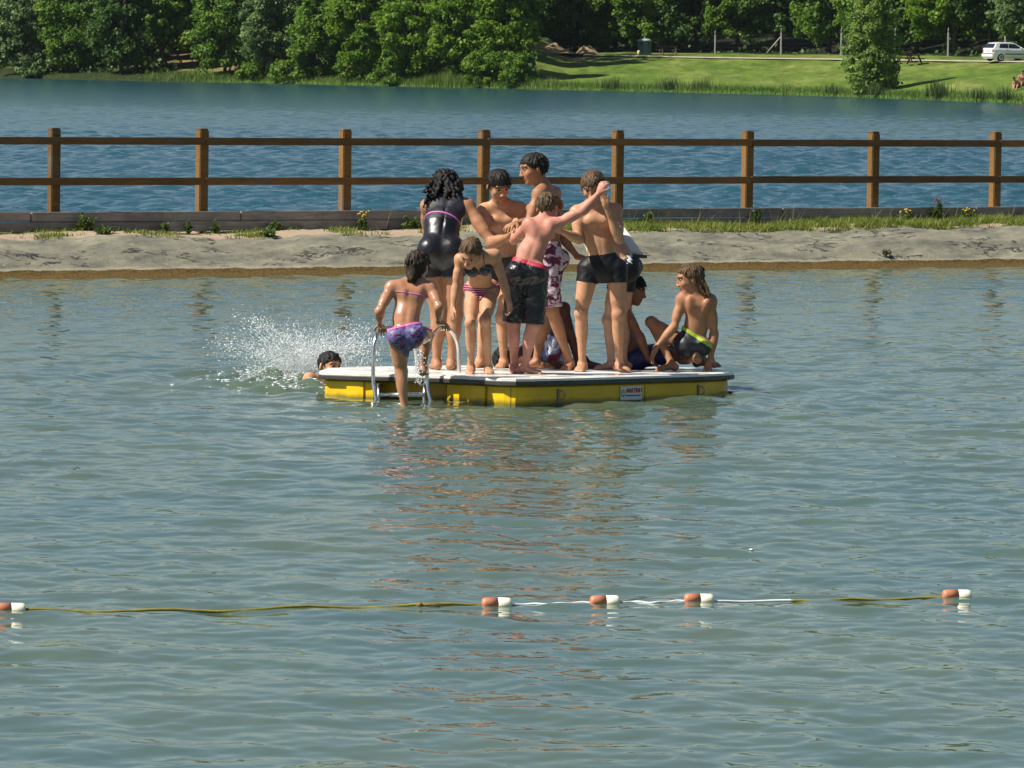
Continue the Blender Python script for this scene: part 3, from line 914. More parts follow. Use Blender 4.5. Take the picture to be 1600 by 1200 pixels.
# white hatchback
M_PAINT = Mat("white car paint").set(col=(0.74, 0.75, 0.74), rough=0.3, coat=0.6, coatr=0.08).m
M_GLASS = Mat("tinted car glass").set(col=(0.012, 0.016, 0.018), rough=0.06, spec=0.6).m
M_TRIM = Mat("dark bumper trim").set(col=(0.035, 0.038, 0.042), rough=0.55).m
M_LAMP = Mat("red tail lamp").set(col=(0.35, 0.05, 0.035), rough=0.2).m
M_RIM = Mat("silver wheel").set(col=(0.55, 0.56, 0.57), rough=0.35, metal=0.6).m
M_TYRE = Mat("tyre").set(col=(0.022, 0.022, 0.023), rough=0.85).m
cb = PX(1555, float(shore_z(1555)) + 48.0, 2.7); cb[2] = float(terr_z(np.array(1555.), np.array(48.0))) + 0.085
RC = yaw(math.radians(27))
car = empty("parked_car", cb)
tag(car, "white five door hatchback parked on the track near the right edge", "car")
def ca(x, y, z): return cb + RC @ V(x, y, z)          # x forward from the rear axle, y to the car's left
# shell as rings across the car: (x, half width bottom.., profile)
prof = [(-0.62, 0.28, 0.62, 0.78), (-0.66, 0.30, 0.78, 0.82), (-0.60, 0.92, 0.98, 0.80)]
def ring(x, zs, ws): return [(x, z, w_) for z, w_ in zip(zs, ws)]
zs_low = np.array([0.20, 0.34, 0.62, 0.90])
secs = []       # lower body: x, half-widths at four heights, deck height
for x, top, k in [(-0.66, 0.90, 0.90), (-0.60, 0.97, 0.97), (-0.30, 0.98, 1.0), (0.8, 0.96, 1.0), (2.0, 0.95, 1.0), (2.55, 0.90, 0.98), (2.95, 0.78, 0.93), (3.14, 0.64, 0.80)]:
    zz = [0.20, 0.34, 0.55, top * 0.86, top]
    ww = [0.72 * k, 0.79 * k, 0.82 * k, 0.81 * k, 0.755 * k]
    secs.append([ca(x, -w_, z) for z, w_ in zip(zz, ww)] + [ca(x, w_, z) for z, w_ in zip(zz[::-1], ww[::-1])])
n = 10
b = MB(); v = np.array(secs).reshape(-1, 3)
f = [[i * n + k, i * n + (k + 1) % n, (i + 1) * n + (k + 1) % n, (i + 1) * n + k] for i in range(len(secs) - 1) for k in range(n)] + [list(range(n))[::-1], [(len(secs) - 1) * n + k for k in range(n)]]
b.add(v, f)
# greenhouse: rear screen, roof, windscreen
gs_ = [(-0.58, 0.95, 0.745), (-0.28, 1.36, 0.60), (0.1, 1.42, 0.585), (0.9, 1.42, 0.585), (1.35, 1.36, 0.60), (2.18, 0.93, 0.73)]
secs = []
for x, zt, wt in gs_:
    secs.append([ca(x, -0.752, 0.92), ca(x, -wt, zt - 0.03), ca(x, -wt + 0.08, zt), ca(x, wt - 0.08, zt), ca(x, wt, zt - 0.03), ca(x, 0.752, 0.92)])
n = 6; v = np.array(secs).reshape(-1, 3)
f = [[i * n + k, i * n + (k + 1) % n, (i + 1) * n + (k + 1) % n, (i + 1) * n + k] for i in range(len(secs) - 1) for k in range(n)] + [list(range(n))[::-1], [(len(secs) - 1) * n + k for k in range(n)]]
b.add(v, f)
body = b.build("body", M_PAINT, car)
def panel(name, pts, mat, th=0.012, parent=None):
    """flat panel through 3-D points, thickened outwards"""
    p = np.array(pts); nr = nrm(np.cross(p[1] - p[0], p[2] - p[0]))
    n = len(p); b = MB()
    b.add(np.concatenate([p - nr * th, p + nr * th]), [[i, (i + 1) % n, n + (i + 1) % n, n + i] for i in range(n)] + [list(range(n))[::-1], [n + i for i in range(n)]])
    return b.build(name, mat, parent or car)
def sidey(z): return -(0.752 + (0.60 - 0.752) * (z - 0.92) / (1.34 - 0.92)) - 0.01
for sgn in (1, -1):
    def sp(x, z): q = V(x, sidey(z) * sgn, z); return ca(*q)
    panel("window", [sp(-0.12, 0.97), sp(0.68, 0.97), sp(0.70, 1.30), sp(0.02, 1.29)], M_GLASS)
    panel("window", [sp(0.76, 0.97), sp(1.88, 0.97), sp(1.30, 1.28), sp(0.78, 1.31)], M_GLASS)
    panel("side_strip", [ca(0.35, -0.825 * sgn, 0.50), ca(2.0, -0.825 * sgn, 0.50), ca(2.0, -0.828 * sgn, 0.57), ca(0.35, -0.828 * sgn, 0.57)], M_TRIM, 0.012)
    b = MB(); b.box(ca(1.78, -0.83 * sgn, 1.0), (0.10, 0.16, 0.12), RC, 0.02); b.build("wing_mirror", M_PAINT, car)
    b = MB(); b.box(ca(0.55, -0.825 * sgn, 0.84), (0.16, 0.03, 0.035), RC, 0.008); b.build("door_handle", M_TRIM, car)
    b = MB(); b.box(ca(-0.625, -0.68 * sgn, 0.76), (0.09, 0.17, 0.26), RC, 0.02); b.build("tail_light", M_LAMP, car)
panel("rear_window", [ca(-0.60, 0.62, 0.98), ca(-0.60, -0.62, 0.98), ca(-0.335, -0.50, 1.31), ca(-0.335, 0.50, 1.31)], M_GLASS)
panel("windscreen", [ca(2.13, 0.64, 0.96), ca(2.13, -0.64, 0.96), ca(1.42, -0.53, 1.335), ca(1.42, 0.53, 1.335)], M_GLASS)
b = MB(); b.box(ca(-0.665, 0, 0.44), (0.16, 1.56, 0.30), RC, 0.04); b.build("rear_bumper", M_PAINT, car)
b = MB(); b.box(ca(-0.735, 0, 0.575), (0.05, 1.50, 0.06), RC, 0.01); b.build("bumper_strip", M_TRIM, car)
b = MB(); b.box(ca(-0.672, 0, 0.78), (0.02, 0.50, 0.11), RC); b.build("number_plate", varied("plate", (0.5, 0.5, 0.45), 0.5, 0.05, 5), car)
for x in (0, 2.47):
    for s in (-1, 1):
        wc = ca(x, s * 0.735, 0.275)
        ax = RC @ V(0, s, 0)
        b = MB(); b.lathe([(0.0, -0.08), (0.285, -0.08), (0.29, -0.05), (0.29, 0.07), (0.27, 0.095), (0.19, 0.10)], wc, ax, 24)
        ty = b.build("wheel", M_TYRE, car)
        b = MB(); b.lathe([(0.0, 0.06), (0.19, 0.07), (0.195, 0.103), (0.17, 0.108), (0.08, 0.095), (0.0, 0.11)], wc, ax, 18)
        rm = b.build("rim", M_RIM, ty)
# ------------------------------------------------------------------ swimming raft
FRONT = [((px - 800) * Y / 8000, Y) for px, Y in [(498, 40.30), (503, 40.24), (560, 40.06), (690, 39.80), (745, 39.55), (782, 39.38), (806, 39.34), (835, 39.40), (900, 39.72), (1000, 40.32), (1100, 40.96), (1141, 41.34), (1147, 41.46)]]
BACK = [((px - 800) * Y / 8000, Y) for px, Y in [(1144, 41.66), (1126, 42.15), (1085, 42.42), (950, 42.40), (850, 42.38), (745, 42.28), (650, 41.95), (560, 41.55), (511, 41.2), (499, 40.6)]]
OUT = np.array(FRONT + BACK)
def inset(poly, d):
    p = np.asarray(poly); n = len(p); out = []
    for i in range(n):
        a, b, c = p[i - 1], p[i], p[(i + 1) % n]
        t1, t2 = nrm(b - a), nrm(c - b)
        n1, n2 = np.array([-t1[1], t1[0]]), np.array([-t2[1], t2[0]])
        m_ = nrm(n1 + n2)
        out.append(b + m_ * d / max(0.5, np.dot(m_, n1)))
    return np.array(out)
M_YELLOW = Mat("yellow polyethylene").set(rough=0.38, spec=0.45)
g = M_YELLOW.coord("Object", (1, 1, 1))
yc = M_YELLOW.ramp(M_YELLOW.noise(g, 5, 5, 0.6), [(0.3, (0.74, 0.44, 0.003)), (0.7, (0.86, 0.54, 0.005))])
sx = M_YELLOW.n("SeparateXYZ"); M_YELLOW.l(g, sx.inputs[0])
hh = M_YELLOW.math('ADD', M_YELLOW.math('ADD', sx.outputs[2], DZ - 0.012), M_YELLOW.math('MULTIPLY', M_YELLOW.math('SUBTRACT', M_YELLOW.noise(g, 7, 4), 0.5), 0.05))
yc = M_YELLOW.mix(M_YELLOW.ramp(hh, [(0.008, 0.85), (0.045, 0.0)]), yc, (0.10, 0.10, 0.012))          # algae line at the water
yc = M_YELLOW.mix(M_YELLOW.math('MULTIPLY', M_YELLOW.ramp(M_YELLOW.noise(g, 26, 5, 0.8), [(0.58, 0.0), (0.70, 1.0)]), 0.5), yc, (0.22, 0.15, 0.02))
M_YELLOW.col(yc); M_YELLOW.bump(M_YELLOW.noise(g, 40, 3), 0.08, 0.003)
M_DECK = Mat("white deck").set(rough=0.5)
g = M_DECK.coord("Object", (1, 1, 1))
dc = M_DECK.ramp(M_DECK.noise(g, 4, 6, 0.7), [(0.3, (0.62, 0.60, 0.54)), (0.6, (0.80, 0.79, 0.73))])
M_DECK.col(dc); M_DECK.bump(M_DECK.noise(g, 120, 2), 0.4, 0.003)
rgh = M_DECK.ramp(M_DECK.noise(g, 3, 4), [(0.42, 0.12), (0.6, 0.6)]); M_DECK.l(rgh, M_DECK.b.inputs["Roughness"])
M_RUB = varied("black rubber edging", (0.035, 0.034, 0.032), 0.5, 0.3, 8)
M_STEEL = Mat("stainless steel").set(col=(0.62, 0.62, 0.60), rough=0.22, metal=1.0).m
M_DULL = Mat("dull galvanised steel").set(col=(0.22, 0.22, 0.20), rough=0.5, metal=0.7).m
raft = empty("swim_raft", (0, DY0, DZ))
tag(raft, "yellow swimming raft with white deck and black edge carrying the crowd of bathers", "raft")
# deck with a slightly rounded lip
b = MB()
o1, o2 = inset(OUT, 0.012), inset(OUT, 0.026)
n = len(OUT)
v = [(*p, DZ - 0.028) for p in OUT] + [(*p, DZ - 0.006) for p in OUT] + [(*p, DZ) for p in o2]
b.add(v, [[i + k * n, (i + 1) % n + k * n, (i + 1) % n + (k + 1) * n, i + (k + 1) * n] for k in (0, 1) for i in range(n)] + [[2 * n + i for i in range(n)], list(range(n))[::-1]])
b.build("deck", M_DECK.m, raft)
# rubber edge under the deck lip
o3 = inset(OUT, -0.007); o4 = inset(OUT, 0.012)
b = MB()
v = [(*p, DZ - 0.062) for p in o4] + [(*p, DZ - 0.055) for p in o3] + [(*p, DZ - 0.030) for p in o3] + [(*p, DZ - 0.0235) for p in inset(OUT, -0.001)]
b.add(v, [[i + k * n, (i + 1) % n + k * n, (i + 1) % n + (k + 1) * n, i + (k + 1) * n] for k in (0, 1, 2) for i in range(n)] + [list(range(n))[::-1], [3 * n + i for i in range(n)]])
b.build("edging", M_RUB, raft)
# hull with the ladder recess
hin = inset(OUT, 0.048)
hull = [tuple(hin[0]), tuple(hin[1]), tuple(hin[2])]
x0, x1 = -1.055, -0.505
yl = lambda x: float(np.interp(x, hin[:13, 0], hin[:13, 1]))
hull += [(x0 - 0.03, yl(x0)), (x0, yl(x0) + 0.03), (x0 + 0.01, yl(x0) + 0.20), (x1 - 0.01, yl(x1) + 0.22), (x1, yl(x1) + 0.03), (x1 + 0.03, yl(x1))]
hull += [tuple(p) for p in hin[4:]]
hull = np.array(hull); n = len(hull)
b = MB()
lv = [(-0.22, 0.03), (-0.19, 0.0), (DZ - 0.075, 0.0), (DZ - 0.064, 0.012)]
v = np.concatenate([np.c_[inset(hull, d), np.full(n, z)] for z, d in lv])
b.add(v, [[i + k * n, (i + 1) % n + k * n, (i + 1) % n + (k + 1) * n, i + (k + 1) * n] for k in range(3) for i in range(n)] + [list(range(n))[::-1], [3 * n + i for i in range(n)]])
b.build("hull", M_YELLOW.m, raft)
def hull_pt(x):
    """front hull face at column x: point, outward normal, tangent"""
    y = yl(x); e = 0.02
    t = nrm([2 * e, yl(x + e) - yl(x - e)])
    return np.array([x, y, 0.0]), np.array([t[1], -t[0], 0.0]), np.array([t[0], t[1], 0.0])
def plate(xa, xb, za, zb, mat, name, th=0.010, parent=None):
    b = MB(); k = 5; xs = np.linspace(xa, xb, k)
    fr = [hull_pt(x)[0] + hull_pt(x)[1] * th for x in xs]; bk = [hull_pt(x)[0] - hull_pt(x)[1] * 0.02 for x in xs]
    v = [p + V(0, 0, za) for p in fr] + [p + V(0, 0, zb) for p in fr] + [p + V(0, 0, za) for p in bk] + [p + V(0, 0, zb) for p in bk]
    f = []
    for i in range(k - 1):
        f += [[i, i + 1, k + i + 1, k + i], [k + i, k + i + 1, 3 * k + i + 1, 3 * k + i], [2 * k + i, 2 * k + i + 1, i + 1, i]]
    f += [[0, k, 3 * k, 2 * k], [k - 1, 2 * k - 1, 4 * k - 1, 3 * k - 1]]
    b.add(v, f)
    return b.build(name, mat, parent or raft)
plate(-1.29, -1.16, -0.12, 0.145, M_YELLOW.m, "coupling_lug", 0.018)
plate(-0.30, -0.20, -0.12, 0.145, M_YELLOW.m, "coupling_lug", 0.018)
for x in (-1.165, -0.195, -0.01, 1.05):
    plate(x, x + 0.004, -0.12, 0.143, M_RUB, "seam", 0.002)
# mooring rings
for px in (874, 1101):
    x = (px - 800) / 200.5
    p, nr_, tg = hull_pt(x); p = p + V(0, 0, 0.078)
    b = MB(); R = np.stack([tg, nr_, V(0, 0, 1)], 1)
    b.box(p + nr_ * 0.004 - tg * 0.015, (0.028, 0.010, 0.10), R, 0.004)
    a = np.linspace(-1.9, 1.9, 14)
    b.tube([p + nr_ * (0.012 + 0.02 * math.cos(t)) + tg * (0.028 * math.cos(t)) + V(0, 0, 0.036 * math.sin(t)) for t in a], 0.0042, 6)
    b.build("mooring_ring", M_DULL, raft)
# maker's plate
pa, nr_, tg = hull_pt(0.935)
ang = math.atan2(tg[1], tg[0]); RS = np.stack([tg, V(0, 0, 1), nr_], 1)    # x along, y up, z out
SW, SH = 0.268, 0.108
sc = pa + V(0, 0, 0.078) + nr_ * 0.006
M_STK = varied("white vinyl", (0.72, 0.74, 0.73), 0.4, 0.04, 20)
b = MB(); b.box(sc, (SW, 0.006, SH), np.stack([tg, nr_, V(0, 0, 1)], 1), 0.002); stk = b.build("maker_plate", M_STK, raft)
def letters(txt, size, x, y, mat, name, shear=0.0, sx=1.0, bold=0.0):
    cu = bpy.data.curves.new(name, 'FONT'); cu.body = txt; cu.size = size; cu.shear = shear; cu.extrude = 0.0012; cu.offset = bold
    ob = bpy.data.objects.new(name, cu); COL.objects.link(ob)
    bpy.context.view_layer.update()
    me = bpy.data.meshes.new_from_object(ob.evaluated_get(bpy.context.evaluated_depsgraph_get()))
    bpy.data.objects.remove(ob)
    co = np.array([q.co[:] for q in me.vertices]) * (sx, 1, 1)
    wv = sc + nr_ * 0.0045 + (co + V(x, y, 0)) @ RS.T
    fc = [list(p.vertices) for p in me.polygons]
    bpy.data.meshes.remove(me)
    return mesh_np(name, wv, fc, mat, False, parent=stk)
M_RED = Mat("red ink").set(col=(0.42, 0.025, 0.03), rough=0.5).m
M_BLUE = Mat("blue ink").set(col=(0.03, 0.07, 0.26), rough=0.5).m
M_INKY = Mat("yellow ink").set(col=(0.60, 0.46, 0.05), rough=0.5).m
M_NAVY = Mat("dark blue ink").set(col=(0.02, 0.03, 0.10), rough=0.5).m
letters("MARTINI", 0.050, -0.066, 0.004, M_RED, "lettering", 0.28, 0.86, 0.0012)
b = MB()
for k, (xx, w_) in enumerate([(0.098, 0.012), (0.118, 0.014)]):
    b.prism([(0, 0), (w_ * .6, 0), (w_, 0.034), (w_ * .4, 0.034)], 0, 0.001, RS, sc + nr_ * 0.0045 + RS @ V(xx, 0.004, 0))
b.build("mark", M_NAVY, stk)
b = MB(); xx = -0.064; q = random.Random(3)
while xx < 0.116:
    w_ = q.uniform(0.007, 0.02)
    b.prism([(0, 0), (w_, 0), (w_, 0.011), (0, 0.011)], 0, 0.001, RS, sc + nr_ * 0.0045 + RS @ V(xx, -0.024, 0)); xx += w_ + 0.004
b.build("small_print", M_BLUE, stk)
b = MB(); b.lathe([(0.0, 0), (0.030, 0), (0.030, 0.0012), (0.0, 0.0012)], sc + nr_ * 0.0036 + RS @ V(-0.100, 0.002, 0), nr_, 20); b.build("emblem", M_INKY, stk)
b = MB()
for k in range(6):
    t = k * math.pi / 3
    b.lathe([(0.0, 0), (0.007, 0), (0.007, 0.001), (0.0, 0.001)], sc + nr_ * 0.0052 + RS @ V(-0.100 + 0.014 * math.cos(t), 0.002 + 0.014 * math.sin(t), 0), nr_, 8)
b.build("emblem_rosette", M_STK, stk)
# ladder: two arched handrails, short stiles and treads
lad = empty("ladder", (0, 39.9, 0)); lad.parent = raft
lad.location = V(0, 39.9, 0) - np.array(raft['_base'])
def rail(pts, name="handrail"):
    pts = np.array(pts)
    # smooth the polyline (Catmull-Rom)
    out = []
    for i in range(len(pts) - 1):
        p0, p1, p2, p3 = pts[max(i - 1, 0)], pts[i], pts[i + 1], pts[min(i + 2, len(pts) - 1)]
        for t in np.linspace(0, 1, 6, endpoint=False):
            out.append(0.5 * ((2 * p1) + (p2 - p0) * t + (2 * p0 - 5 * p1 + 4 * p2 - p3) * t * t + (3 * p1 - p0 - 3 * p2 + p3) * t ** 3))
    out.append(pts[-1])
    b = MB(); b.tube(out, 0.0165, 10); return b.build(name, M_STEEL, lad)
rail([P(592, 645, 39.84), P(587, 616, 39.86), P(583.5, 592, 39.90), P(583.5, 560, 39.90), P(585, 535, 39.92), P(590, 518, 39.98), P(603, 509, 40.12), P(628, 509, 40.30), P(643, 520, 40.40), P(650, 545, 40.43), PX(652, 40.45, float(deckz(40.45)))])
rail([P(677, 645, 39.72), P(671, 616, 39.73), P(668, 596, 39.75), P(667, 565, 39.75), P(669, 542, 39.78), P(675, 523, 39.86), P(686, 511, 40.02), P(700, 510, 40.18), P(710, 519, 40.30), P(716, 538, 40.36), PX(717.5, 40.38, float(deckz(40.38)))])
for a, c, yy in ((591.5, 593, 39.95), (663.5, 662, 39.80)):
    b = MB(); b.tube([P(a, 596, yy), P(c, 645, yy - .04)], 0.014, 8); b.build("stile", M_STEEL, lad)
    b = MB(); b.tube([P(a - 8, 599, yy - .05), P(a + 5, 599, yy)], 0.009, 6); b.build("bolt", M_STEEL, lad)
for yy in (614, 655):
    b = MB(); b.tube([P(592.5, yy, 39.92), P(663, yy, 39.78)], 0.020, 10); b.build("tread", M_STEEL, lad)
b = MB(); b.box(PX(622, 40.06, float(deckz(40.06)) + 0.004), (0.40, 0.10, 0.012), None, 0.004); b.build("foot_mat", M_RUB, lad)
raft.rotation_euler.x = -TILT

# ------------------------------------------------------------------ rope of floats across the foreground
FL = [(16, 961, 24.42), (776, 947.5, 25.03), (945, 946, 25.19), (1092, 943.5, 25.32), (1495, 937.5, 25.66)]
M_TERRA = varied("faded red plastic", (0.56, 0.20, 0.105), 0.5, 0.12, 20)
M_CREAM = varied("cream plastic", (0.74, 0.71, 0.55), 0.45, 0.06, 20)
fl_lab = ["red and cream rope float cut by the left edge of the photo", "red and cream float at the end of the olive stretch of rope, below the raft",
          "middle one of the three floats strung close together below the raft", "right one of the three close floats, with white rope trailing from its cream end",
          "lone red and cream float far to the right on the rope"]
def zf(x, y): return float(pond_h(np.array([x]), np.array([y]))[0])
rope_pts = []
for (px, py, Y), lab in zip(FL, fl_lab):
    c = PX(px, Y, 0.0); c[2] = 0.010 + 0.5 * zf(c[0], c[1])
    root = empty("rope_float", c)
    tag(root, lab, "float", "floats strung on the rope across the water")
    ax = nrm(V(1, 0.16, 0.015 * math.sin(px))); R_ = 0.030
    b = MB(); b.lathe([(0.006, -0.073), (0.020, -0.0725), (0.027, -0.068), (R_, -0.056), (R_ + .001, 0.004)], c, ax, 20); b.build("red_half", M_TERRA, root)
    b = MB(); b.lathe([(R_ + .0004, 0.0045), (R_, 0.056), (0.027, 0.068), (0.020, 0.0725), (0.006, 0.073)], c, ax, 20); b.build("cream_half", M_CREAM, root)
    rope_pts.append((c, ax))
rope = empty("float_rope", rope_pts[0][0])
tag(rope, "thin rope across the water, algae stained on the left and white on the right", "rope")
M_ALG = varied("algae covered rope", (0.22, 0.18, 0.025), 0.7, 0.45, 9)
M_WROPE = varied("white rope", (0.70, 0.72, 0.70), 0.6, 0.1, 20)
def rope_run(a, c, name, mat, rad, dips, lo=0, hi=1, n=60, lift=0.0, fol=0.45):
    pts = []
    for u in np.linspace(lo, hi, n):
        q = a + (c - a) * u
        q = q + V(0, 0.02 * math.sin(u * 9), 0)
        q[2] = lift - 0.005 + fol * zf(q[0], q[1]) + dips * math.sin(u * 21 + 1.5) - 0.004 * abs(dips) 
        pts.append(q)
    b = MB(); b.tube(pts, rad, 7); return b.build(name, mat, rope)
e = [(c - ax * 0.073, c + ax * 0.073) for c, ax in rope_pts]
rope_run(e[0][1], e[1][0], "algae_stretch", M_ALG, 0.008, 0.006, n=220, lift=.008)
rope_run(e[1][1], e[2][0], "white_stretch", M_WROPE, 0.0065, 0.002, lift=.007, fol=.25)
rope_run(e[2][1], e[3][0], "white_stretch", M_WROPE, 0.0065, 0.002, lift=.007, fol=.25)
rope_run(e[3][1], e[4][0], "white_stretch", M_WROPE, 0.0065, 0.002, 0, 0.34, lift=.006, fol=.15)
rope_run(e[3][1], e[4][0], "algae_stretch", M_ALG, 0.007, 0.004, 0.34, 1, 90, lift=.006)
rope_run(e[4][1], PX(1900, 26.0, 0.0), "white_stretch", M_WROPE, 0.0065, 0.002)
rope_run(PX(-200, 24.2, 0.0), e[0][0], "algae_stretch", M_ALG, 0.008, 0.004)
# a bit of weed caught on the rope and a floating white scrap
c = PX(656, 24.93, 0.0); c[2] = zf(c[0], c[1]) + 0.006
b = MB(); b.lathe([(0.004, -0.012), (0.014, -0.004), (0.013, 0.006), (0.003, 0.013)], c, (0.3, 0, 1), 9)
b.tube([c + V(-0.02, 0, -0.004), c + V(0.05, 0.01, 0.0), c + V(0.10, 0.0, -0.006)], 0.005, 6)
tag(b.build("drifting_weed", varied("brown weed", (0.20, 0.11, 0.02), 0.7, 0.3, 40), base=c), "brown knot of weed caught on the olive stretch of rope", "water weed")
c = PX(1174, 28.0, 0.0); c[2] = zf(c[0], c[1]) + 0.004
b = MB(); b.lathe([(0.002, -0.006), (0.012, -0.002), (0.013, 0.003), (0.004, 0.008)], c, (0.2, 0.1, 1), 9)
tag(b.build("floating_scrap", M_CREAM, base=c), "tiny white scrap floating on open water right of the raft", "scrap")

# ------------------------------------------------------------------ splash
r = np.random.default_rng(19)
def drops(cent, rad, stretch):
    t = (1 + 5 ** .5) / 2
    ico = np.array([[-1, t, 0], [1, t, 0], [-1, -t, 0], [1, -t, 0], [0, -1, t], [0, 1, t], [0, -1, -t], [0, 1, -t], [t, 0, -1], [t, 0, 1], [-t, 0, -1], [-t, 0, 1]]) / math.sqrt(1 + t * t)
    fc = np.array([[0, 11, 5], [0, 5, 1], [0, 1, 7], [0, 7, 10], [0, 10, 11], [1, 5, 9], [5, 11, 4], [11, 10, 2], [10, 7, 6], [7, 1, 8], [3, 9, 4], [3, 4, 2], [3, 2, 6], [3, 6, 8], [3, 8, 9], [4, 9, 5], [2, 4, 11], [6, 2, 10], [8, 6, 7], [9, 8, 1]])
    v = cent[:, None, :] + ico[None] * rad[:, None, None] + (np.einsum('kj,nj->nk', ico, stretch / (np.linalg.norm(stretch, axis=1)[:, None] + 1e-9)))[..., None] * stretch[:, None, :]
    return v.reshape(-1, 3), (np.arange(len(cent))[:, None, None] * 12 + fc[None]).reshape(-1, 3)
C, Rr, S = [], [], []
def jet(px0, py0, px1, py1, n, spread, Y=42.0, rmin=0.0018, rmax=0.0052):
    """droplets along a ballistic arc from one photo point to another"""
    a, c = P(px0, py0, Y), P(px1, py1, Y + r.uniform(-.3, .5))
    u = r.uniform(0, 1, n) ** 0.8
    q = a + (c - a) * u[:, None] + V(0, 0, 0.10) * (u * (1 - u) * 4)[:, None] * np.linalg.norm(c - a)
    q += r.normal(0, spread, (n, 3)) * (0.3 + u)[:, None] * (1, 1.6, 1)
    C.append(q); Rr.append(np.exp(r.uniform(math.log(rmin), math.log(rmax), n))); S.append((nrm(c - a) * 0.012)[None] * (r.uniform(0, 1, n) ** 2.5)[:, None])
for k in range(18): jet(470 + r.normal(0, 14), 585, 345 + r.uniform(-15, 70), 505 + r.uniform(-18, 50), 80, 0.045)
for k in range(36): jet(475 + r.normal(0, 22), 588, r.uniform(385, 580), r.uniform(505, 560), 110, 0.035)
for k in range(16): jet(r.uniform(500, 600), 578, r.uniform(510, 590), r.uniform(512, 545), 60, 0.03)
for k in range(10): jet(430 + r.normal(0, 14), 592, r.uniform(355, 420), r.uniform(570, 592), 70, 0.025)
n = 3000
q = np.stack([r.normal(487, 42, n), 590 - np.abs(r.normal(0, 32, n)), r.uniform(41.6, 42.5, n)], 1)
C.append(np.array([P(*z) for z in q])); Rr.append(np.exp(r.uniform(math.log(0.0014), math.log(0.0042), n))); S.append(np.zeros((n, 3)) + V(0, 0, 0.002))
q = np.stack([r.uniform(330, 700, 260), r.uniform(500, 600, 260), r.uniform(41.6, 42.5, 260)], 1)
C.append(np.array([P(*z) for z in q])); Rr.append(r.uniform(0.002, 0.0042, 260)); S.append(np.zeros((260, 3)))
n = 9000            # fine mist
q = np.stack([r.normal(485, 45, n), 590 - np.abs(r.normal(0, 38, n)), r.uniform(41.5, 42.7, n)], 1)
C.append(np.array([P(*z) for z in q])); Rr.append(r.uniform(0.0009, 0.0019, n)); S.append(np.zeros((n, 3)) + V(0, 0, 0.001))
n = 1500            # foam on the water
q = np.stack([r.normal(-1.66, .30, n), r.normal(42.0, .55, n)], 1)
C.append(np.c_[q, pond_h(q[:, 0], q[:, 1]) + .002]); Rr.append(np.exp(r.uniform(math.log(.002), math.log(.007), n))); S.append(np.stack([r.uniform(0.0, .018, n), r.normal(0, .004, n), np.zeros(n)], 1))
C = np.concatenate(C); Rr = np.concatenate(Rr); S = np.concatenate(S)
ok = C[:, 2] > -0.01
v, f = drops(C[ok], Rr[ok], S[ok])
M_DROP = Mat("splashing water").set(col=(0.82, 0.86, 0.86), rough=0.12, trans=0.12, ior=1.33).m
spo = mesh_np("splash", v, f, M_DROP)
tag(spo, "white splash of water drops thrown up beside the swimmer at the raft", "splash", kind='stuff')
# drips falling from the climbing girl and at the ladder
q = np.stack([r.normal(655, 4, 130), r.uniform(545, 600, 130), r.uniform(38.9, 39.1, 130)], 1)
v, f = drops(np.array([P(*z) for z in q]), r.uniform(0.002, 0.0045, 130), np.zeros((130, 3)) + V(0, 0, 0.004))
tag(mesh_np("drips", v, f, M_DROP), "water drips falling from the girl on the ladder", "drips", kind='stuff')
# ------------------------------------------------------------------ people: one continuous skin each, grown from a distance field
def rc(a, b, r1, r2, fl=None):
    """tapered limb from a to b; fl = (axis, ratio) flattens it along that axis"""
    a, b = np.asarray(a, float), np.asarray(b, float)
    ba = b - a; L2 = max(np.dot(ba, ba), 1e-9); m_ = max(r1, r2)
    if fl is not None:
        ax = np.asarray(fl[0], float); u_ = ba / math.sqrt(L2)
        ax = nrm(ax - u_ * np.dot(ax, u_)); q = 1 / fl[1] ** 2 - 1
    def fn(x, y, z):
        px, py, pz = x - a[0], y - a[1], z - a[2]
        t = np.clip((px * ba[0] + py * ba[1] + pz * ba[2]) / L2, 0, 1)
        ex, ey, ez = px - t * ba[0], py - t * ba[1], pz - t * ba[2]
        s = ex * ex + ey * ey + ez * ez
        if fl is not None:
            e = ex * ax[0] + ey * ax[1] + ez * ax[2]
            return (np.sqrt(s + e * e * q) - (r1 + (r2 - r1) * t)) * (0.5 + 0.5 * fl[1])
        return np.sqrt(s) - (r1 + (r2 - r1) * t)
    return fn, np.minimum(a, b) - m_, np.maximum(a, b) + m_
def ell(c, ax, semi):
    """ellipsoid; ax rows are its axes"""
    c, ax, semi = np.asarray(c, float), np.asarray(ax, float), np.asarray(semi, float)
    k = semi.min() * 0.5 + np.sort(semi)[1] * 0.5
    def fn(x, y, z):
        px, py, pz = x - c[0], y - c[1], z - c[2]
        s = 0
        for i in range(3):
            s = s + ((px * ax[i, 0] + py * ax[i, 1] + pz * ax[i, 2]) / semi[i]) ** 2
        return (np.sqrt(s) - 1) * k
    return fn, c - semi.max(), c + semi.max()
def smin(a, b, k):
    if k <= 0: return np.minimum(a, b)
    h = np.maximum(k - np.abs(a - b), 0) / k
    return np.minimum(a, b) - h * h * k * 0.25
def smax(a, b, k): return -smin(-a, -b, k)
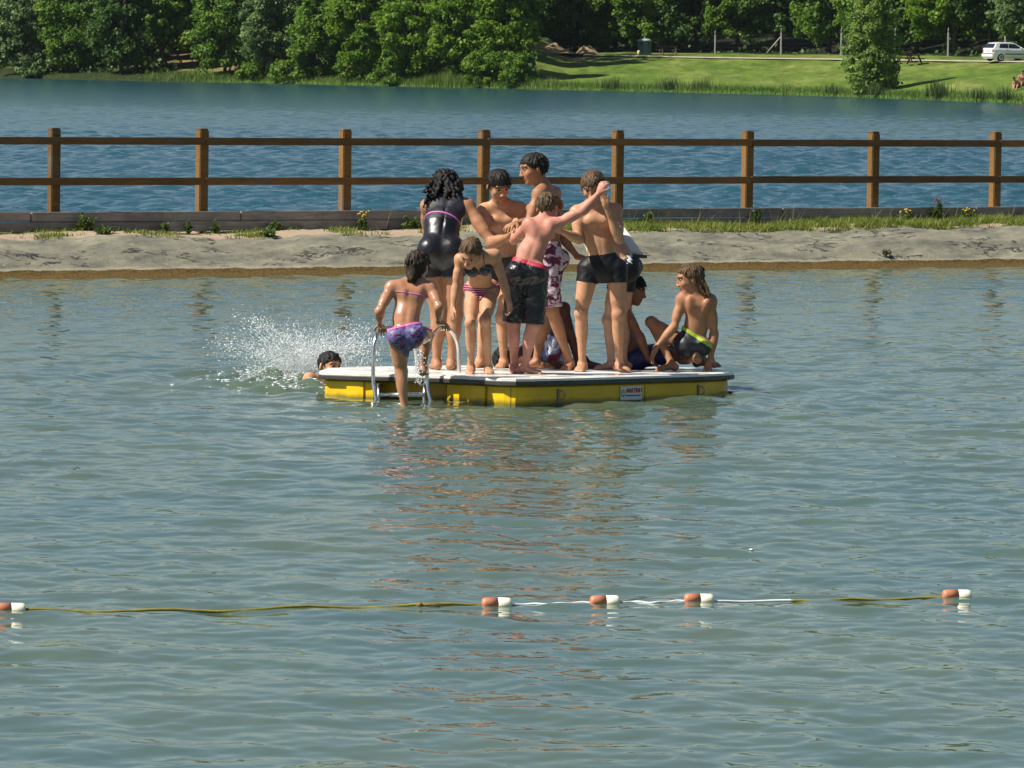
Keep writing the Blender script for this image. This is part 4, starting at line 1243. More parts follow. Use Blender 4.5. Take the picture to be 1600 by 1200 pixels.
class Grid:
    def __init__(s, lo, hi, h):
        s.lo, s.h = np.asarray(lo, float), h
        s.n = np.maximum(((np.asarray(hi) - s.lo) / h).astype(int) + 2, 4)
        s.d = np.full(s.n, 0.15, np.float32)
    def axes(s, i0, i1):
        g = [(s.lo[k] + s.h * np.arange(i0[k], i1[k])).astype(np.float32) for k in range(3)]
        return g[0][:, None, None], g[1][None, :, None], g[2][None, None, :]
    def apply(s, op):
        sg, (fn, lo, hi), k, tg = op
        mg = k + 0.045
        i0 = np.clip(((lo - mg - s.lo) / s.h).astype(int), 0, s.n); i1 = np.clip(((hi + mg - s.lo) / s.h).astype(int) + 1, 0, s.n)
        if (i1 <= i0).any(): return
        sl_ = tuple(slice(p, q) for p, q in zip(i0, i1))
        dd = fn(*s.axes(i0, i1)).astype(np.float32)
        s.d[sl_] = smin(s.d[sl_], dd, k) if sg > 0 else smax(s.d[sl_], -dd, k)
    def full(s): return s.axes(np.zeros(3, int), s.n)
    def nets(s):
        d = s.d; ins = d < 0
        c = ins[:-1, :-1, :-1].astype(np.int8)
        tot = 0
        for i in (0, 1):
            for j in (0, 1):
                for k in (0, 1):
                    tot = tot + ins[i:ins.shape[0] - 1 + i, j:ins.shape[1] - 1 + j, k:ins.shape[2] - 1 + k].astype(np.int8)
        act = np.argwhere((tot > 0) & (tot < 8))
        if len(act) == 0: return np.zeros((0, 3)), np.zeros((0, 4), int)
        idx = np.full(tot.shape, -1, np.int32)
        idx[act[:, 0], act[:, 1], act[:, 2]] = np.arange(len(act))
        cor = np.array([[i, j, k] for i in (0, 1) for j in (0, 1) for k in (0, 1)])
        val = np.stack([d[act[:, 0] + a, act[:, 1] + b, act[:, 2] + e] for a, b, e in cor], 1)
        acc = np.zeros((len(act), 3)); cnt = np.zeros(len(act))
        for p in range(8):
            for q in range(p + 1, 8):
                if np.abs(cor[p] - cor[q]).sum() != 1: continue
                m_ = (val[:, p] < 0) != (val[:, q] < 0)
                t = val[:, p] / (val[:, p] - val[:, q] + 1e-12)
                pt = cor[p][None] + t[:, None] * (cor[q] - cor[p])[None]
                acc[m_] += pt[m_]; cnt[m_] += 1
        v = s.lo + s.h * (act + acc / cnt[:, None])
        faces = []
        for ax in range(3):
            o1, o2 = [(1, 2), (2, 0), (0, 1)][ax]
            sa = [slice(None)] * 3; sb = [slice(None)] * 3
            sa[ax] = slice(0, -1); sb[ax] = slice(1, None)
            cr = ins[tuple(sa)] != ins[tuple(sb)]
            e = np.argwhere(cr)
            e = e[(e[:, o1] > 0) & (e[:, o2] > 0) & (e[:, o1] < idx.shape[o1]) & (e[:, o2] < idx.shape[o2])]
            def at(a, b):
                q = e.copy(); q[:, o1] += a; q[:, o2] += b
                return idx[q[:, 0], q[:, 1], q[:, 2]]
            f = np.stack([at(-1, -1), at(0, -1), at(0, 0), at(-1, 0)], 1)
            fl = ins[tuple(e.T)]
            f[~fl] = f[~fl][:, ::-1]
            faces.append(f)
        f = np.concatenate(faces)
        return v, f[(f >= 0).all(1)]

def sk(name, col, wet=0.0):
    m = Mat(name).set(rough=0.5, spec=0.32, sss=0.03)
    m.b.inputs["Subsurface Radius"].default_value = (0.02, 0.008, 0.004)
    m.b.inputs["Subsurface Scale"].default_value = 0.4
    c = np.array(col); g = m.coord("Object")
    a = m.ramp(m.noise(g, 9, 4, 0.6), [(0.3, tuple(c * (0.84, 0.80, 0.77))), (0.7, tuple(np.minimum(c * (1.14, 1.14, 1.14), 0.9)))])
    a = m.mix(0.5, a, m.ramp(m.noise(g, 38, 5, 0.7), [(0.3, (0.80, 0.74, 0.70)), (0.7, (1.15, 1.15, 1.15))]), 'MULTIPLY')
    a = m.mix(1.0, a, m.attr("feature", "Color"), 'MULTIPLY')
    m.col(a)
    wetf = m.noise(g, 14, 4, 0.6)
    lo, hi = (0.64, 0.36) if wet < 0.5 else (0.36, 0.12)
    m.l(m.ramp(wetf, [(0.48, lo), (0.66, hi)]), m.b.inputs["Roughness"])
    if wet >= 0.5: m.set(coat=0.5, coatr=0.12)
    m.bump(m.noise(g, 24, 5, 0.6), 0.16, 0.010)
    return m.m
SKIN = {'pale': sk("fair skin", (0.53, 0.295, 0.20)), 'light': sk("light skin", (0.47, 0.255, 0.145)), 'wetlight': sk("wet light skin", (0.43, 0.215, 0.12), 1.0),
        'tan': sk("tanned skin", (0.37, 0.185, 0.10)), 'brown': sk("brown skin", (0.235, 0.108, 0.058)), 'red': sk("sun reddened skin", (0.52, 0.245, 0.175)),
        'dark': sk("dark skin", (0.115, 0.050, 0.034))}
def hairm(name, col, rough=0.6):
    m = Mat(name).set(rough=rough, spec=0.22); c = np.array(col)
    g = m.coord("Object", (1, 1, 0.35))
    f_ = m.noise(g, 70, 4, 0.7)
    m.col(m.ramp(f_, [(0.3, tuple(c * 0.5)), (0.7, tuple(c * 1.6))])); m.bump(f_, 0.5, 0.006)
    return m.m
HAIR = {'black': hairm("black hair", (0.012, 0.010, 0.009)), 'dark': hairm("dark brown hair", (0.028, 0.018, 0.011)),
        'brown': hairm("brown hair", (0.085, 0.050, 0.026)), 'sandy': hairm("light brown hair", (0.085, 0.058, 0.030), 0.6)}
def cloth(name, col, rough=0.55, **kw): return varied(name, col, rough, 0.25, 11, 0.45, 0.008, **kw)
C_BLACK = cloth("black swim fabric", (0.009, 0.009, 0.011), 0.5, spec=0.28)
C_WETBLACK = varied("wet shiny black fabric", (0.008, 0.008, 0.010), 0.36, 0.15, 6, 0.08, 0.004)
C_WETFOLD = Mat("wet black shorts cloth").set(col=(0.008, 0.008, 0.010), rough=0.30)
C_WETFOLD.bump(C_WETFOLD.noise(C_WETFOLD.coord("Object", (1, 1, .35)), 26, 4, 0.55, 0.8), 0.55, 0.020)
C_WETFOLD = C_WETFOLD.m
C_NAVYTOP = cloth("matt black stretch fabric", (0.010, 0.010, 0.016), 0.6)
C_PINK = cloth("pink trim", (0.58, 0.13, 0.42), 0.5)
C_REDW = cloth("red waistband", (0.44, 0.020, 0.045), 0.5)
C_LIME = cloth("lime waistband", (0.34, 0.50, 0.025), 0.5)
C_GREYN = cloth("charcoal swim fabric", (0.022, 0.024, 0.028), 0.5)
C_BLUE = cloth("dark blue swim fabric", (0.012, 0.020, 0.085), 0.55)
C_WHITEL = cloth("white print", (0.62, 0.64, 0.66), 0.5)
def pattern(name, stops, scale, rough=0.5, kind='blotch', vs=(1, 1, 1), interp='CONSTANT'):
    m = Mat(name).set(rough=rough); g = m.coord("Object", vs)
    if kind == 'blotch': f_ = m.noise(g, scale, 3, 0.6, 0.8)
    else:
        wv = m.n("TexWave", wave_type='BANDS', bands_direction='Z'); wv.inputs["Scale"].default_value = scale; wv.inputs["Distortion"].default_value = 0.6
        m.l(g, wv.inputs[0]); f_ = wv.outputs["Fac"]
    m.col(m.ramp(f_, stops, interp)); return m.m
C_FLORAL = pattern("blue and pink floral print", [(0.0, (0.018, 0.012, 0.055)), (0.43, (0.20, 0.06, 0.20)), (0.50, (0.08, 0.11, 0.27)), (0.60, (0.19, 0.23, 0.37))], 26)
C_MAROON = pattern("white and maroon floral print", [(0.0, (0.10, 0.012, 0.04)), (0.47, (0.26, 0.06, 0.12)), (0.50, (0.64, 0.56, 0.62))], 13)
C_STRIPE = pattern("pink and black stripes", [(0.0, (0.03, 0.015, 0.03)), (0.45, (0.50, 0.14, 0.24))], 17, kind='wave')
C_DOTS = pattern("dark speckled print", [(0.0, (0.016, 0.016, 0.028)), (0.6, (0.20, 0.22, 0.30))], 40)
C_SURF = pattern("blue white and red swim short panels", [(0.0, (0.015, 0.02, 0.07)), (0.42, (0.60, 0.64, 0.74)), (0.49, (0.22, 0.30, 0.56)), (0.58, (0.24, 0.015, 0.03)), (0.66, (0.02, 0.02, 0.06))], 5.0, vs=(1.6, 1, 0.8))
M_EYE = Mat("eye white").set(col=(0.26, 0.22, 0.20), rough=0.35).m
M_IRIS = Mat("dark iris").set(col=(0.02, 0.012, 0.008), rough=0.12).m

class Person:
    def __init__(s, Zb, J, front, skin, size=1.0, girth=1.0, sex='m', headf=(0, -1, 0), headu=(0, 0, 1), hs=1.05, floor=DZ, feet=None, hands=None, h=0.0062, deck=True):
        if deck: Zn = float(deckY(Zb)); size *= Zn / Zb; hs *= Zn / Zb; Zb = Zn
        s.Zb, s.size, s.g, s.h, s.skin, s.floor = Zb, size, girth, h, skin, floor
        s.J = {k: P(v[0], v[1], Zb + v[2]) for k, v in J.items()}
        J = s.J; s.ops = []; a = s.add; S = size; G = size * girth
        for sd, spec in (feet or {}).items():           # ankles that stand on the floor: column, depth, toe direction
            q = PX(spec[0], Zb + spec[1], float(deckz(Zb + spec[1])) + 0.062 * S); J['A' + sd] = q; J['T' + sd] = nrm(V(spec[2], spec[3], 0))
        front = nrm(front); s.front = front
        pv, ws, ch, nk = J['pelvis'], J['waist'], J['chest'], J['neck']
        s.spine = nrm(ch - pv)
        lat = nrm(J['SB'] - J['SA']); s.lat = lat
        ll = nrm(J['HB'] - J['HA'])
        F1 = nrm(front - s.spine * np.dot(front, s.spine)); s.F = F1
        sw = np.linalg.norm(J['SB'] - J['SA'])
        fem = sex == 'f'
        cw = sw * (0.36 if not fem else 0.34)
        f0 = lambda r_: (F1, r_)
        # hips and belly
        hw = np.linalg.norm(J['HB'] - J['HA'])
        a(rc(J['HA'] * .72 + J['HB'] * .28, J['HB'] * .72 + J['HA'] * .28, 0.092 * G, 0.092 * G, f0(0.86)), 0, 'torso')
        a(rc(pv, ws, 0.112 * G, 0.094 * G, f0(0.78)), 0.05, 'torso')
        a(rc(ws - lat * .022 * G, ch - lat * cw * .30, 0.078 * G, cw * 0.80, f0(0.74)), 0.04, 'torso')
        a(rc(ws + lat * .022 * G, ch + lat * cw * .30, 0.078 * G, cw * 0.80, f0(0.74)), 0.04, 'torso')
        sa, sb = J['SA'], J['SB']
        up = nrm(nk - ch)
        a(rc(sa * .80 + sb * .20 - up * .02, sb * .80 + sa * .20 - up * .02, 0.062 * S, 0.062 * S, f0(0.85)), 0.05, 'torso')
        a(rc(ch + up * .02, nk - up * 0.03, 0.085 * S, 0.05 * S, f0(0.8)), 0.05, 'torso')
        for q in (sa, sb): a(rc(nk + up * .012, q * .86 + nk * .14, 0.036 * S, 0.040 * S), 0.05, 'torso')
        sl_ = -1
        for q in (-1, 1):      # chest, shoulder blades, buttocks
            if not fem: a(ell(ch + F1 * .068 * S + lat * q * .052 * S + up * .012, np.stack([lat, F1, up]), (.058 * S, .030 * S, .042 * S)), 0.035, 'torso')
            else: a(ell(ch + F1 * .072 * S + lat * q * .052 * S - up * .012, np.stack([lat, F1, up]), (.050 * G, .034 * G, .044 * G)), 0.03, 'torso')
            a(ell(ch - F1 * .060 * S + lat * q * .066 * S + up * .03, np.stack([nrm(lat - up * .3 * q), F1, up]), (.036 * S, .026 * S, .062 * S)), 0.03, 'torso')
        a(rc(pv - F1 * .106 * G, ch - F1 * (.103 * S), 0.011 * S, 0.011 * S), 0.03, 'torso', -1)
        nav = pv * .45 + ws * .55 + F1 * .090 * G
        a(rc(nav + s.spine * .01, ch + F1 * .086 * S - up * .03, .004, .004), .022, 'torso', -1)
        a(ell(nav - F1 * .008, np.eye(3), (.007, .007, .010)), .010, 'torso', -1)
        # arms and hands
        for sd in 'AB':
            Sh, E, W = J['S' + sd], J['E' + sd], J['W' + sd]
            a(ell(Sh, np.eye(3), (.045 * S,) * 3), 0.04, 'arm')
            a(rc(Sh, E, .041 * G, .031 * G), 0.035, 'arm')
            a(rc(Sh * .55 + E * .45 + F1 * .004, Sh * .35 + E * .65, .039 * G, .035 * G), 0.03, 'arm')
            a(rc(E, W, .032 * G, .0215 * S), 0.02, 'arm')
            a(ell(E * .74 + W * .26, np.stack([nrm(W - E), nrm(np.cross(W - E, V(.3, .5, .8))), nrm(np.cross(W - E, np.cross(W - E, V(.3, .5, .8))))]), (.075 * S, .036 * G, .036 * G)), 0.03, 'arm')
            hd = (hands or {}).get(sd, {})
            tip = J['D' + sd] if 'D' + sd in J else W + (W - E)
            d_ = nrm(tip - W); nr_ = np.asarray(hd.get('n', (0, -1, -.3)), float)
            nr_ = nrm(nr_ - d_ * np.dot(nr_, d_)); wd = np.cross(d_, nr_); sgn = hd.get('thumb', 1); curl = hd.get('curl', 0.5); HS = S * hd.get('s', 1.0)
            a(rc(W, W + d_ * .03 * HS, .021 * S, .022 * S), 0.015, 'hand')
            a(ell(W + d_ * .050 * HS, np.stack([d_, wd, nr_]), (.048 * HS, .037 * HS, .0165 * HS)), 0.018, 'hand')
            for i, (o, L) in enumerate(((-.0285, .052), (-.0095, .066), (.0095, .070), (.0285, .062))):
                sp = hd.get('spread', 0.18)
                p0 = W + d_ * (.078 - abs(o) * .25) * HS + wd * sgn * o * HS
                dd = nrm(d_ + wd * sgn * o * sp * 30)
                q1 = nrm(dd + nr_ * curl * .55); p1 = p0 + q1 * L * .50 * HS
                q2 = nrm(dd + nr_ * curl * 1.7); p2 = p1 + q2 * L * .50 * HS
                a(rc(p0, p1, .0090 * HS, .0085 * HS), 0.006, 'hand'); a(rc(p1, p2, .0084 * HS, .0070 * HS), 0.004, 'hand')
            p0 = W + d_ * .022 * HS + wd * sgn * .028 * HS
            p1 = p0 + nrm(d_ * .75 + wd * sgn * .65 + nr_ * .35 * curl) * .040 * HS
            p2 = p1 + nrm(d_ * .95 + wd * sgn * .15 + nr_ * .5 * curl) * .028 * HS
            a(rc(p0, p1, .0125 * HS, .0100 * HS), 0.010, 'hand'); a(rc(p1, p2, .0096 * HS, .0080 * HS), 0.004, 'hand')
        # legs and feet
        for sd in 'AB':
            H, K, A_ = J['H' + sd], J['K' + sd], J['A' + sd]
            td = nrm(K - H); shd = nrm(A_ - K)
            tdir = J.get('T' + sd); tdir = nrm(front * (1, 1, 0)) if tdir is None else tdir
            bk = -nrm(tdir - shd * np.dot(tdir, shd))
            a(rc(H, K, .074 * G, .048 * G), 0.03, 'leg' + sd)
            a(rc(H * .7 + K * .3 - bk * .012, H * .35 + K * .65 - bk * .010, .066 * G, .056 * G), 0.03, 'leg' + sd)
            a(ell(H - F1 * .052 * G + s.spine * .0, np.eye(3), (.078 * G,) * 3), 0.035, 'leg' + sd)
            a(ell(K - bk * .010, np.eye(3), (.047 * G,) * 3), 0.02, 'leg' + sd)
            a(rc(K, A_, .046 * G, .0275 * S), 0.02, 'calf' + sd)
            e1 = nrm(np.cross(shd, bk))
            a(ell(K * .70 + A_ * .30 + bk * .016 * S, np.stack([shd, bk, e1]), (.105 * S, .042 * G, .045 * G)), 0.03, 'calf' + sd)
            if tdir is not None:
                upv = V(0, 0, 1.0) if abs(tdir[2]) < .5 else -nrm(shd)
                side = nrm(np.cross(upv, tdir)); dn = -np.cross(tdir, side); dn = dn if np.dot(dn, -upv) > 0 else -dn
                heel = A_ - tdir * .035 * S + dn * .032 * S; ball = A_ + tdir * .105 * S + dn * .042 * S
                a(ell(heel, np.eye(3), (.030 * S,) * 3), 0.02, 'foot' + sd)
                a(rc(A_, heel, .028 * S, .026 * S), 0.02, 'foot' + sd)
                a(rc(A_ + dn * .012 + tdir * .01, ball, .034 * S, .032 * S, (dn, 0.55)), 0.02, 'foot' + sd)
                a(rc(heel, ball, .027 * S, .036 * S, (dn, 0.55)), 0.02, 'foot' + sd)
                for i, o in enumerate((-.028, -.012, .003, .017, .029)):
                    inner = -1 if sd == 'A' else 1
                    o2 = o * hd.get('_', 1) * S * inner
                    r_ = (.0125, .0098, .0092, .0088, .0082)[i] * S; L = (.052, .052, .047, .041, .034)[i] * S
                    p0 = ball + side * o2 - tdir * .005 + dn * .006; a(rc(p0, p0 + tdir * L + dn * .004, r_, r_ * .85), 0.006, 'foot' + sd)
                a(rc(A_ + side * .030 * S * .8, A_ - side * .030 * S * .8, .013 * S, .013 * S), 0.015, 'foot' + sd)
        # head
        c = J['head']; hf = nrm(headf); hu = np.asarray(headu, float); hu = nrm(hu - hf * np.dot(hu, hf)); hr = np.cross(hf, hu)
        s.hc, s.hf, s.hu, s.hr, s.hs = c, hf, hu, hr, hs
        R = np.stack([hr, hf, hu]); q = lambda x, y, z: c + (hr * x + hf * y + hu * z) * hs
        s.q = q
        a(rc(q(0, -.020, -.055), nk, .046 * S, .050 * S), 0.03, 'neck')
        a(ell(q(0, -.006, .012), R, np.array([.074, .094, .082]) * hs), 0, 'head')
        a(ell(q(0, .030, -.050), R, np.array([.056, .058, .062]) * hs), 0.03, 'head')
        a(ell(q(0, .062, -.098), R, np.array([.024, .020, .018]) * hs), 0.025, 'head')
        for x in (-1, 1):
            a(ell(q(x * .036, .062, -.034), R, np.array([.022, .018, .020]) * hs), 0.02, 'head')
            a(rc(q(x * .008, .087, .022), q(x * .046, .070, .024), .009 * hs, .008 * hs), 0.012, 'head')
            a(ell(q(x * .031, .094, .000), R, np.array([.016, .014, .0078]) * hs), 0.008, 'head', -1)
            a(ell(q(x * .077, -.012, -.018), np.stack([nrm(hr * x + hf * -.45), hu, nrm(np.cross(hr * x - hf * .45, hu))]), np.array([.008, .031, .019]) * hs), 0.008, 'head')
            a(ell(q(x * .012, .098, -.040), R, np.array([.0095, .010, .008]) * hs), 0.008, 'head')
        a(rc(q(0, .088, .006), q(0, .106, -.036), .0075 * hs, .0105 * hs), 0.012, 'head')
        a(rc(q(-.016, .083, -.0585), q(.016, .083, -.0585), .0075 * hs, .0075 * hs), 0.008, 'head')
        a(rc(q(-.013, .082, -.0715), q(.013, .082, -.0715), .0080 * hs, .0080 * hs), 0.008, 'head')
        a(rc(q(-.020, .093, -.0650), q(.020, .093, -.0650), .0020 * hs, .0020 * hs), 0.006, 'head', -1)
    def add(s, prim, k, tg, sg=1): s.ops.append((sg, prim, k, tg))
    def bounds(s, tags=None, pad=0.05):
        lo = np.min([o[1][1] for o in s.ops if o[0] > 0 and (tags is None or o[3] in tags)], 0) - pad
        hi = np.max([o[1][2] for o in s.ops if o[0] > 0 and (tags is None or o[3] in tags)], 0) + pad
        return lo, hi
    def build(s, label, cat="person"):
        lo, hi = s.bounds()
        g = Grid(lo, hi, s.h)
        for o in s.ops: g.apply(o)
        if s.floor is not None:
            x, y, z = g.full()
            below = DZ - TILT * (y - DY0) - 0.001 - z
            g.d = np.maximum(g.d, below + 0 * x + 0 * y).astype(np.float32)
        v, f = g.nets()
        base = np.array([s.J['pelvis'][0], s.J['pelvis'][1], s.floor if s.floor is not None else s.J['pelvis'][2] - .4])
        o = mesh_np("person", v, f, s.skin, True, base)
        tag(o, label, cat)
        col = np.ones((len(v), 3), np.float32)
        p = (v - s.hc) / s.hs
        x, y, z = p @ s.hr, p @ s.hf, p @ s.hu
        fr = (y > 0.055) & (np.abs(z) < .13)
        br = fr & (np.abs(np.abs(x) - .031) < .021) & (np.abs(z - .0235 + 1.2 * np.maximum(np.abs(x) - .035, 0)) < .0065)
        col[br] = (0.36, 0.30, 0.27)
        lash = fr & (np.abs(np.abs(x) - .031) < .016) & (np.abs(z - .0065) < .0045)
        col[lash] = (0.28, 0.22, 0.20)
        lip = fr & (np.abs(x) < .021) & (np.abs(z + .065) < .0125 - 9 * x ** 2)
        col[lip] = (0.86, 0.55, 0.55)
        J = s.J
        for key, rad, amt in [('K', .05, .5), ('E', .035, .5), ('W', .03, .25)]:      # ruddier knees, elbows and hands
            for sd in 'AB':
                wq = np.exp(-((v - J[key + sd]) ** 2).sum(1) / rad ** 2)[:, None] * amt
                col *= 1 - wq * np.array([.10, .30, .34])
        for sd in 'AB':
            wq = np.exp(-((v - J['A' + sd] + V(0, 0, .05)) ** 2).sum(1) / .07 ** 2)[:, None] * .4
            col *= 1 - wq * np.array([.12, .26, .30])
        ck = np.exp(-(((np.abs(x) - .042) / .022) ** 2 + ((z + .035) / .022) ** 2))[:, None] * (y > .04)[:, None] * .5
        col *= 1 - ck * np.array([.02, .22, .22])
        shd = np.exp(-((v - (J['neck'] + J['chest']) / 2 + s.F * .06) ** 2).sum(1) / .13 ** 2)[:, None] * .3   # ruddier skin at the top of the back
        col *= 1 - shd * np.array([.04, .24, .26])
        attr(o, "feature", col, 'FLOAT_COLOR')
        s.o = o
        for x in (-1, 1):          # eyes
            c = s.q(x * .0305, .0735, -.0015)
            gz = nrm(s.hf - s.hu * .35); vv = []; N1, N2 = 8, 12
            a1 = nrm(np.cross(gz, s.hr)); a2 = np.cross(gz, a1)
            for i in range(N1 + 1):
                t = math.pi * i / N1
                for k in range(N2):
                    vv.append(c + .0112 * s.hs * (gz * math.cos(t) + math.sin(t) * (a1 * math.cos(2 * math.pi * k / N2) + a2 * math.sin(2 * math.pi * k / N2))))
            ff = [[i * N2 + k, i * N2 + (k + 1) % N2, (i + 1) * N2 + (k + 1) % N2, (i + 1) * N2 + k] for i in range(N1) for k in range(N2)]
            eo = mesh_np("eye", vv, ff, [M_EYE, M_IRIS], True, parent=o)
            for i, pl in enumerate(eo.data.polygons): pl.material_index = 1 if i < 3 * N2 else 0
        return o
    # ---- clothing: the body's own field, swollen a little and cut to a region
    def garment(s, name, mat, off, region, tags, h=0.005, extra=(), wr=0.0, bounds=None, label=None):
        lo, hi = bounds if bounds is not None else s.bounds([t for t in tags if not t.startswith('foot')], 0.03)
        g = Grid(lo, hi, h)
        for o in s.ops:
            if o[3] in tags: g.apply(o)
        g.d -= off
        for o in extra: g.apply(o)
        x, y, z = g.full()
        if wr:
            g.d += (wr * (np.sin(x * 95 + 3 * np.sin(z * 31)) * np.sin(z * 42 + y * 33) + 0.6 * np.sin(x * 47 - z * 88 + y * 60))).astype(np.float32)
        g.d = smax(g.d, region(x, y, z).astype(np.float32), 0.004)
        v, f = g.nets()
        if len(v) == 0: print("EMPTY garment", name); return None
        o = mesh_np(name, v, f, mat, True, parent=s.o)
        if label: o['label'] = label
        return o
    def plane(s, p, n):
        n = nrm(n); p = np.asarray(p)
        return lambda x, y, z: (x - p[0]) * n[0] + (y - p[1]) * n[1] + (z - p[2]) * n[2]
    def legs_region(s, waist_pt, waist_n, hemA, hemB, hnA=None, hnB=None):
        J = s.J; wp = s.plane(waist_pt, waist_n); ps = []
        for sd, hm, hn in (('A', hemA, hnA), ('B', hemB, hnB)):
            H, K = J['H' + sd], J['K' + sd]
            ps.append((H, K, s.plane(H + (K - H) * hm, K - H if hn is None else hn)))
        def dist(x, y, z, a, b):
            ba = b - a; L2 = np.dot(ba, ba)
            t = np.clip(((x - a[0]) * ba[0] + (y - a[1]) * ba[1] + (z - a[2]) * ba[2]) / L2, 0, 1.4)
            return (x - a[0] - t * ba[0]) ** 2 + (y - a[1] - t * ba[1]) ** 2 + (z - a[2] - t * ba[2]) ** 2
        def fn(x, y, z):
            dA, dB = dist(x, y, z, ps[0][0], ps[0][1]), dist(x, y, z, ps[1][0], ps[1][1])
            hem = np.where(dA < dB, ps[0][2](x, y, z), ps[1][2](x, y, z))
            return np.maximum(wp(x, y, z), hem)
        return fn
    def waist(s, f): return s.J['pelvis'] + (s.J['waist'] - s.J['pelvis']) * f
    def trunks(s, mat, wf=0.45, hemA=0.35, hemB=0.35, loose=0.0, off=0.009, band=None, name="swim_trunks", wr=0.0012, wn=None, bandw=0.022):
        J, G = s.J, s.g * s.size; ex = []
        if loose:
            for sd, hm in (('A', hemA), ('B', hemB)):
                H, K = J['H' + sd], J['K' + sd]
                ex.append((1, rc(H, H + (K - H) * (hm + .05), (.085 + loose * .3) * G, (.070 + loose) * G), 0.012, 'x'))
        wn = nrm(J['waist'] - J['pelvis']) if wn is None else nrm(wn)
        reg = s.legs_region(s.waist(wf), wn, hemA, hemB)
        b = s.bounds(('torso', 'legA', 'legB'), 0.03)
        o = s.garment(name, mat, off, reg, ('torso', 'legA', 'legB'), 0.005, ex, wr, (b[0], b[1]))
        if band is not None:
            p0 = s.plane(s.waist(wf), wn)
            s.garment("waistband", band, off + 0.0035, lambda x, y, z: np.maximum(p0(x, y, z) - 0.002, -p0(x, y, z) - bandw), ('torso', 'legA', 'legB'), 0.0042, bounds=b)
        return o
    def strap(s, name, mat, p, n, width, off=0.004, tags=('torso',), extra_cut=None, h=0.0042):
        pl_ = s.plane(p, n)
        def reg(x, y, z):
            d = np.abs(pl_(x, y, z)) - width / 2
            return d if extra_cut is None else np.maximum(d, extra_cut(x, y, z))
        return s.garment(name, mat, off, reg, tags, h, bounds=s.bounds(tags, .03))
    # ---- hair: cap on the skull above a slanting hairline, with optional locks
    def hair(s, mat, thick=0.012, front=(.080, .050), nape=(-.07, -.075), locks=(), rough=0.0025, freq=120, cap=True, name="hair", side=0.0, tufts=140, tl=.042, seed=1):
        q, hs = s.q, s.hs
        prim = [(1, ell(q(0, -.010, .018), np.stack([s.hr, s.hf, s.hu]), np.array([.076 + thick, .094 + thick, .083 + thick]) * hs), 0, 'h')]
        for a, b, r1, r2 in locks: prim.append((1, rc(a, b, r1, r2), 0.012, 'h'))
        rr_ = np.random.default_rng(seed + int(abs(s.hc[0]) * 997))
        (fy_, fz_), (ny_, nz_) = front, nape
        m2 = nrm([-(fz_ - nz_), fy_ - ny_])
        se = np.array([.076 + thick, .094 + thick, .083 + thick]) * .985
        cnt = 0
        while cnt < tufts:
            d_ = rr_.normal(0, 1, 3); d_ /= np.linalg.norm(d_)
            pp = d_ * se + np.array([0, -.010, .018])
            if (pp[1] - fy_) * m2[0] + (pp[2] - fz_) * m2[1] < .012: continue
            nn2 = nrm(d_ / se)
            fl_ = pp - np.array([.01, -.05, .10]); fl_ = fl_ + np.array([0, .0, -.02]) + rr_.normal(0, .009, 3)
            fl_ = nrm(fl_ - nn2 * np.dot(fl_, nn2) * .95)
            L_ = tl * rr_.uniform(.6, 1.3)
            a_, b_ = s.q(*pp), s.q(*(pp + fl_ * L_ + nn2 * .002))
            prim.append((1, rc(a_, b_, .0042 * hs, .0018 * hs), 0.003, 'h')); cnt += 1
        lo = np.min([o[1][1] for o in prim], 0) - .03; hi = np.max([o[1][2] for o in prim], 0) + .03
        g = Grid(lo, hi, 0.0040)
        g.apply(prim[0])
        x, y, z = g.full()
        # hairline plane through the brow line and the nape
        (fy, fz), (ny, nz) = front, nape
        n2 = nrm([-(fz - nz), fy - ny]); p0 = q(0, fy, fz); nn_ = s.hf * n2[0] + s.hu * n2[1]
        pl_ = (x - p0[0]) * nn_[0] + (y - p0[1]) * nn_[1] + (z - p0[2]) * nn_[2]
        lx = ((x - s.hc[0]) * s.hr[0] + (y - s.hc[1]) * s.hr[1] + (z - s.hc[2]) * s.hr[2]) / hs
        ly = ((x - s.hc[0]) * s.hf[0] + (y - s.hc[1]) * s.hf[1] + (z - s.hc[2]) * s.hf[2]) / hs
        lz = ((x - s.hc[0]) * s.hu[0] + (y - s.hc[1]) * s.hu[1] + (z - s.hc[2]) * s.hu[2]) / hs
        ear = 0.03 - np.sqrt((np.abs(lx) - .080) ** 2 + (ly + .008) ** 2 + (lz + .026) ** 2) * 1.0
        cut = -pl_ - 0.006 * np.sin(lx * 160) * (ly > 0) - side * np.maximum(np.abs(lx) - .04, 0)
        g.d = smax(g.d, np.maximum(cut, ear * hs).astype(np.float32), 0.006)
        for o in prim[1:]: g.apply(o)
        w_ = np.sin(x * freq + 2 * np.sin(z * freq * .35)) * np.sin(y * freq * .9 + 1.5 * np.sin(x * freq * .4)) + 0.6 * np.sin(z * freq * .8 + x * freq * 1.3)
        g.d += (rough * w_).astype(np.float32)
        v, f = g.nets()
        return mesh_np(name, v, f, mat, True, parent=s.o)
    def report(s, nm):
        J = s.J; L = lambda a, b: round(float(np.linalg.norm(J[a] - J[b])), 2)
        print("LIMBS", nm, "sh", L('SA', 'SB'), "arm", L('SA', 'EA'), L('EA', 'WA'), L('SB', 'EB'), L('EB', 'WB'), "leg", L('HA', 'KA'), L('KA', 'AA'), L('HB', 'KB'), L('KB', 'AB'), "torso", L('pelvis', 'chest'), L('chest', 'neck'))

def head_locks(pr, pts, Zs, r1, r2):
    w_ = [P(x, y, z) for (x, y), z in zip(pts, Zs)]
    return [(w_[i], w_[i + 1], r1 + (r2 - r1) * i / (len(w_) - 1), r1 + (r2 - r1) * (i + 1) / (len(w_) - 1)) for i in range(len(w_) - 1)]

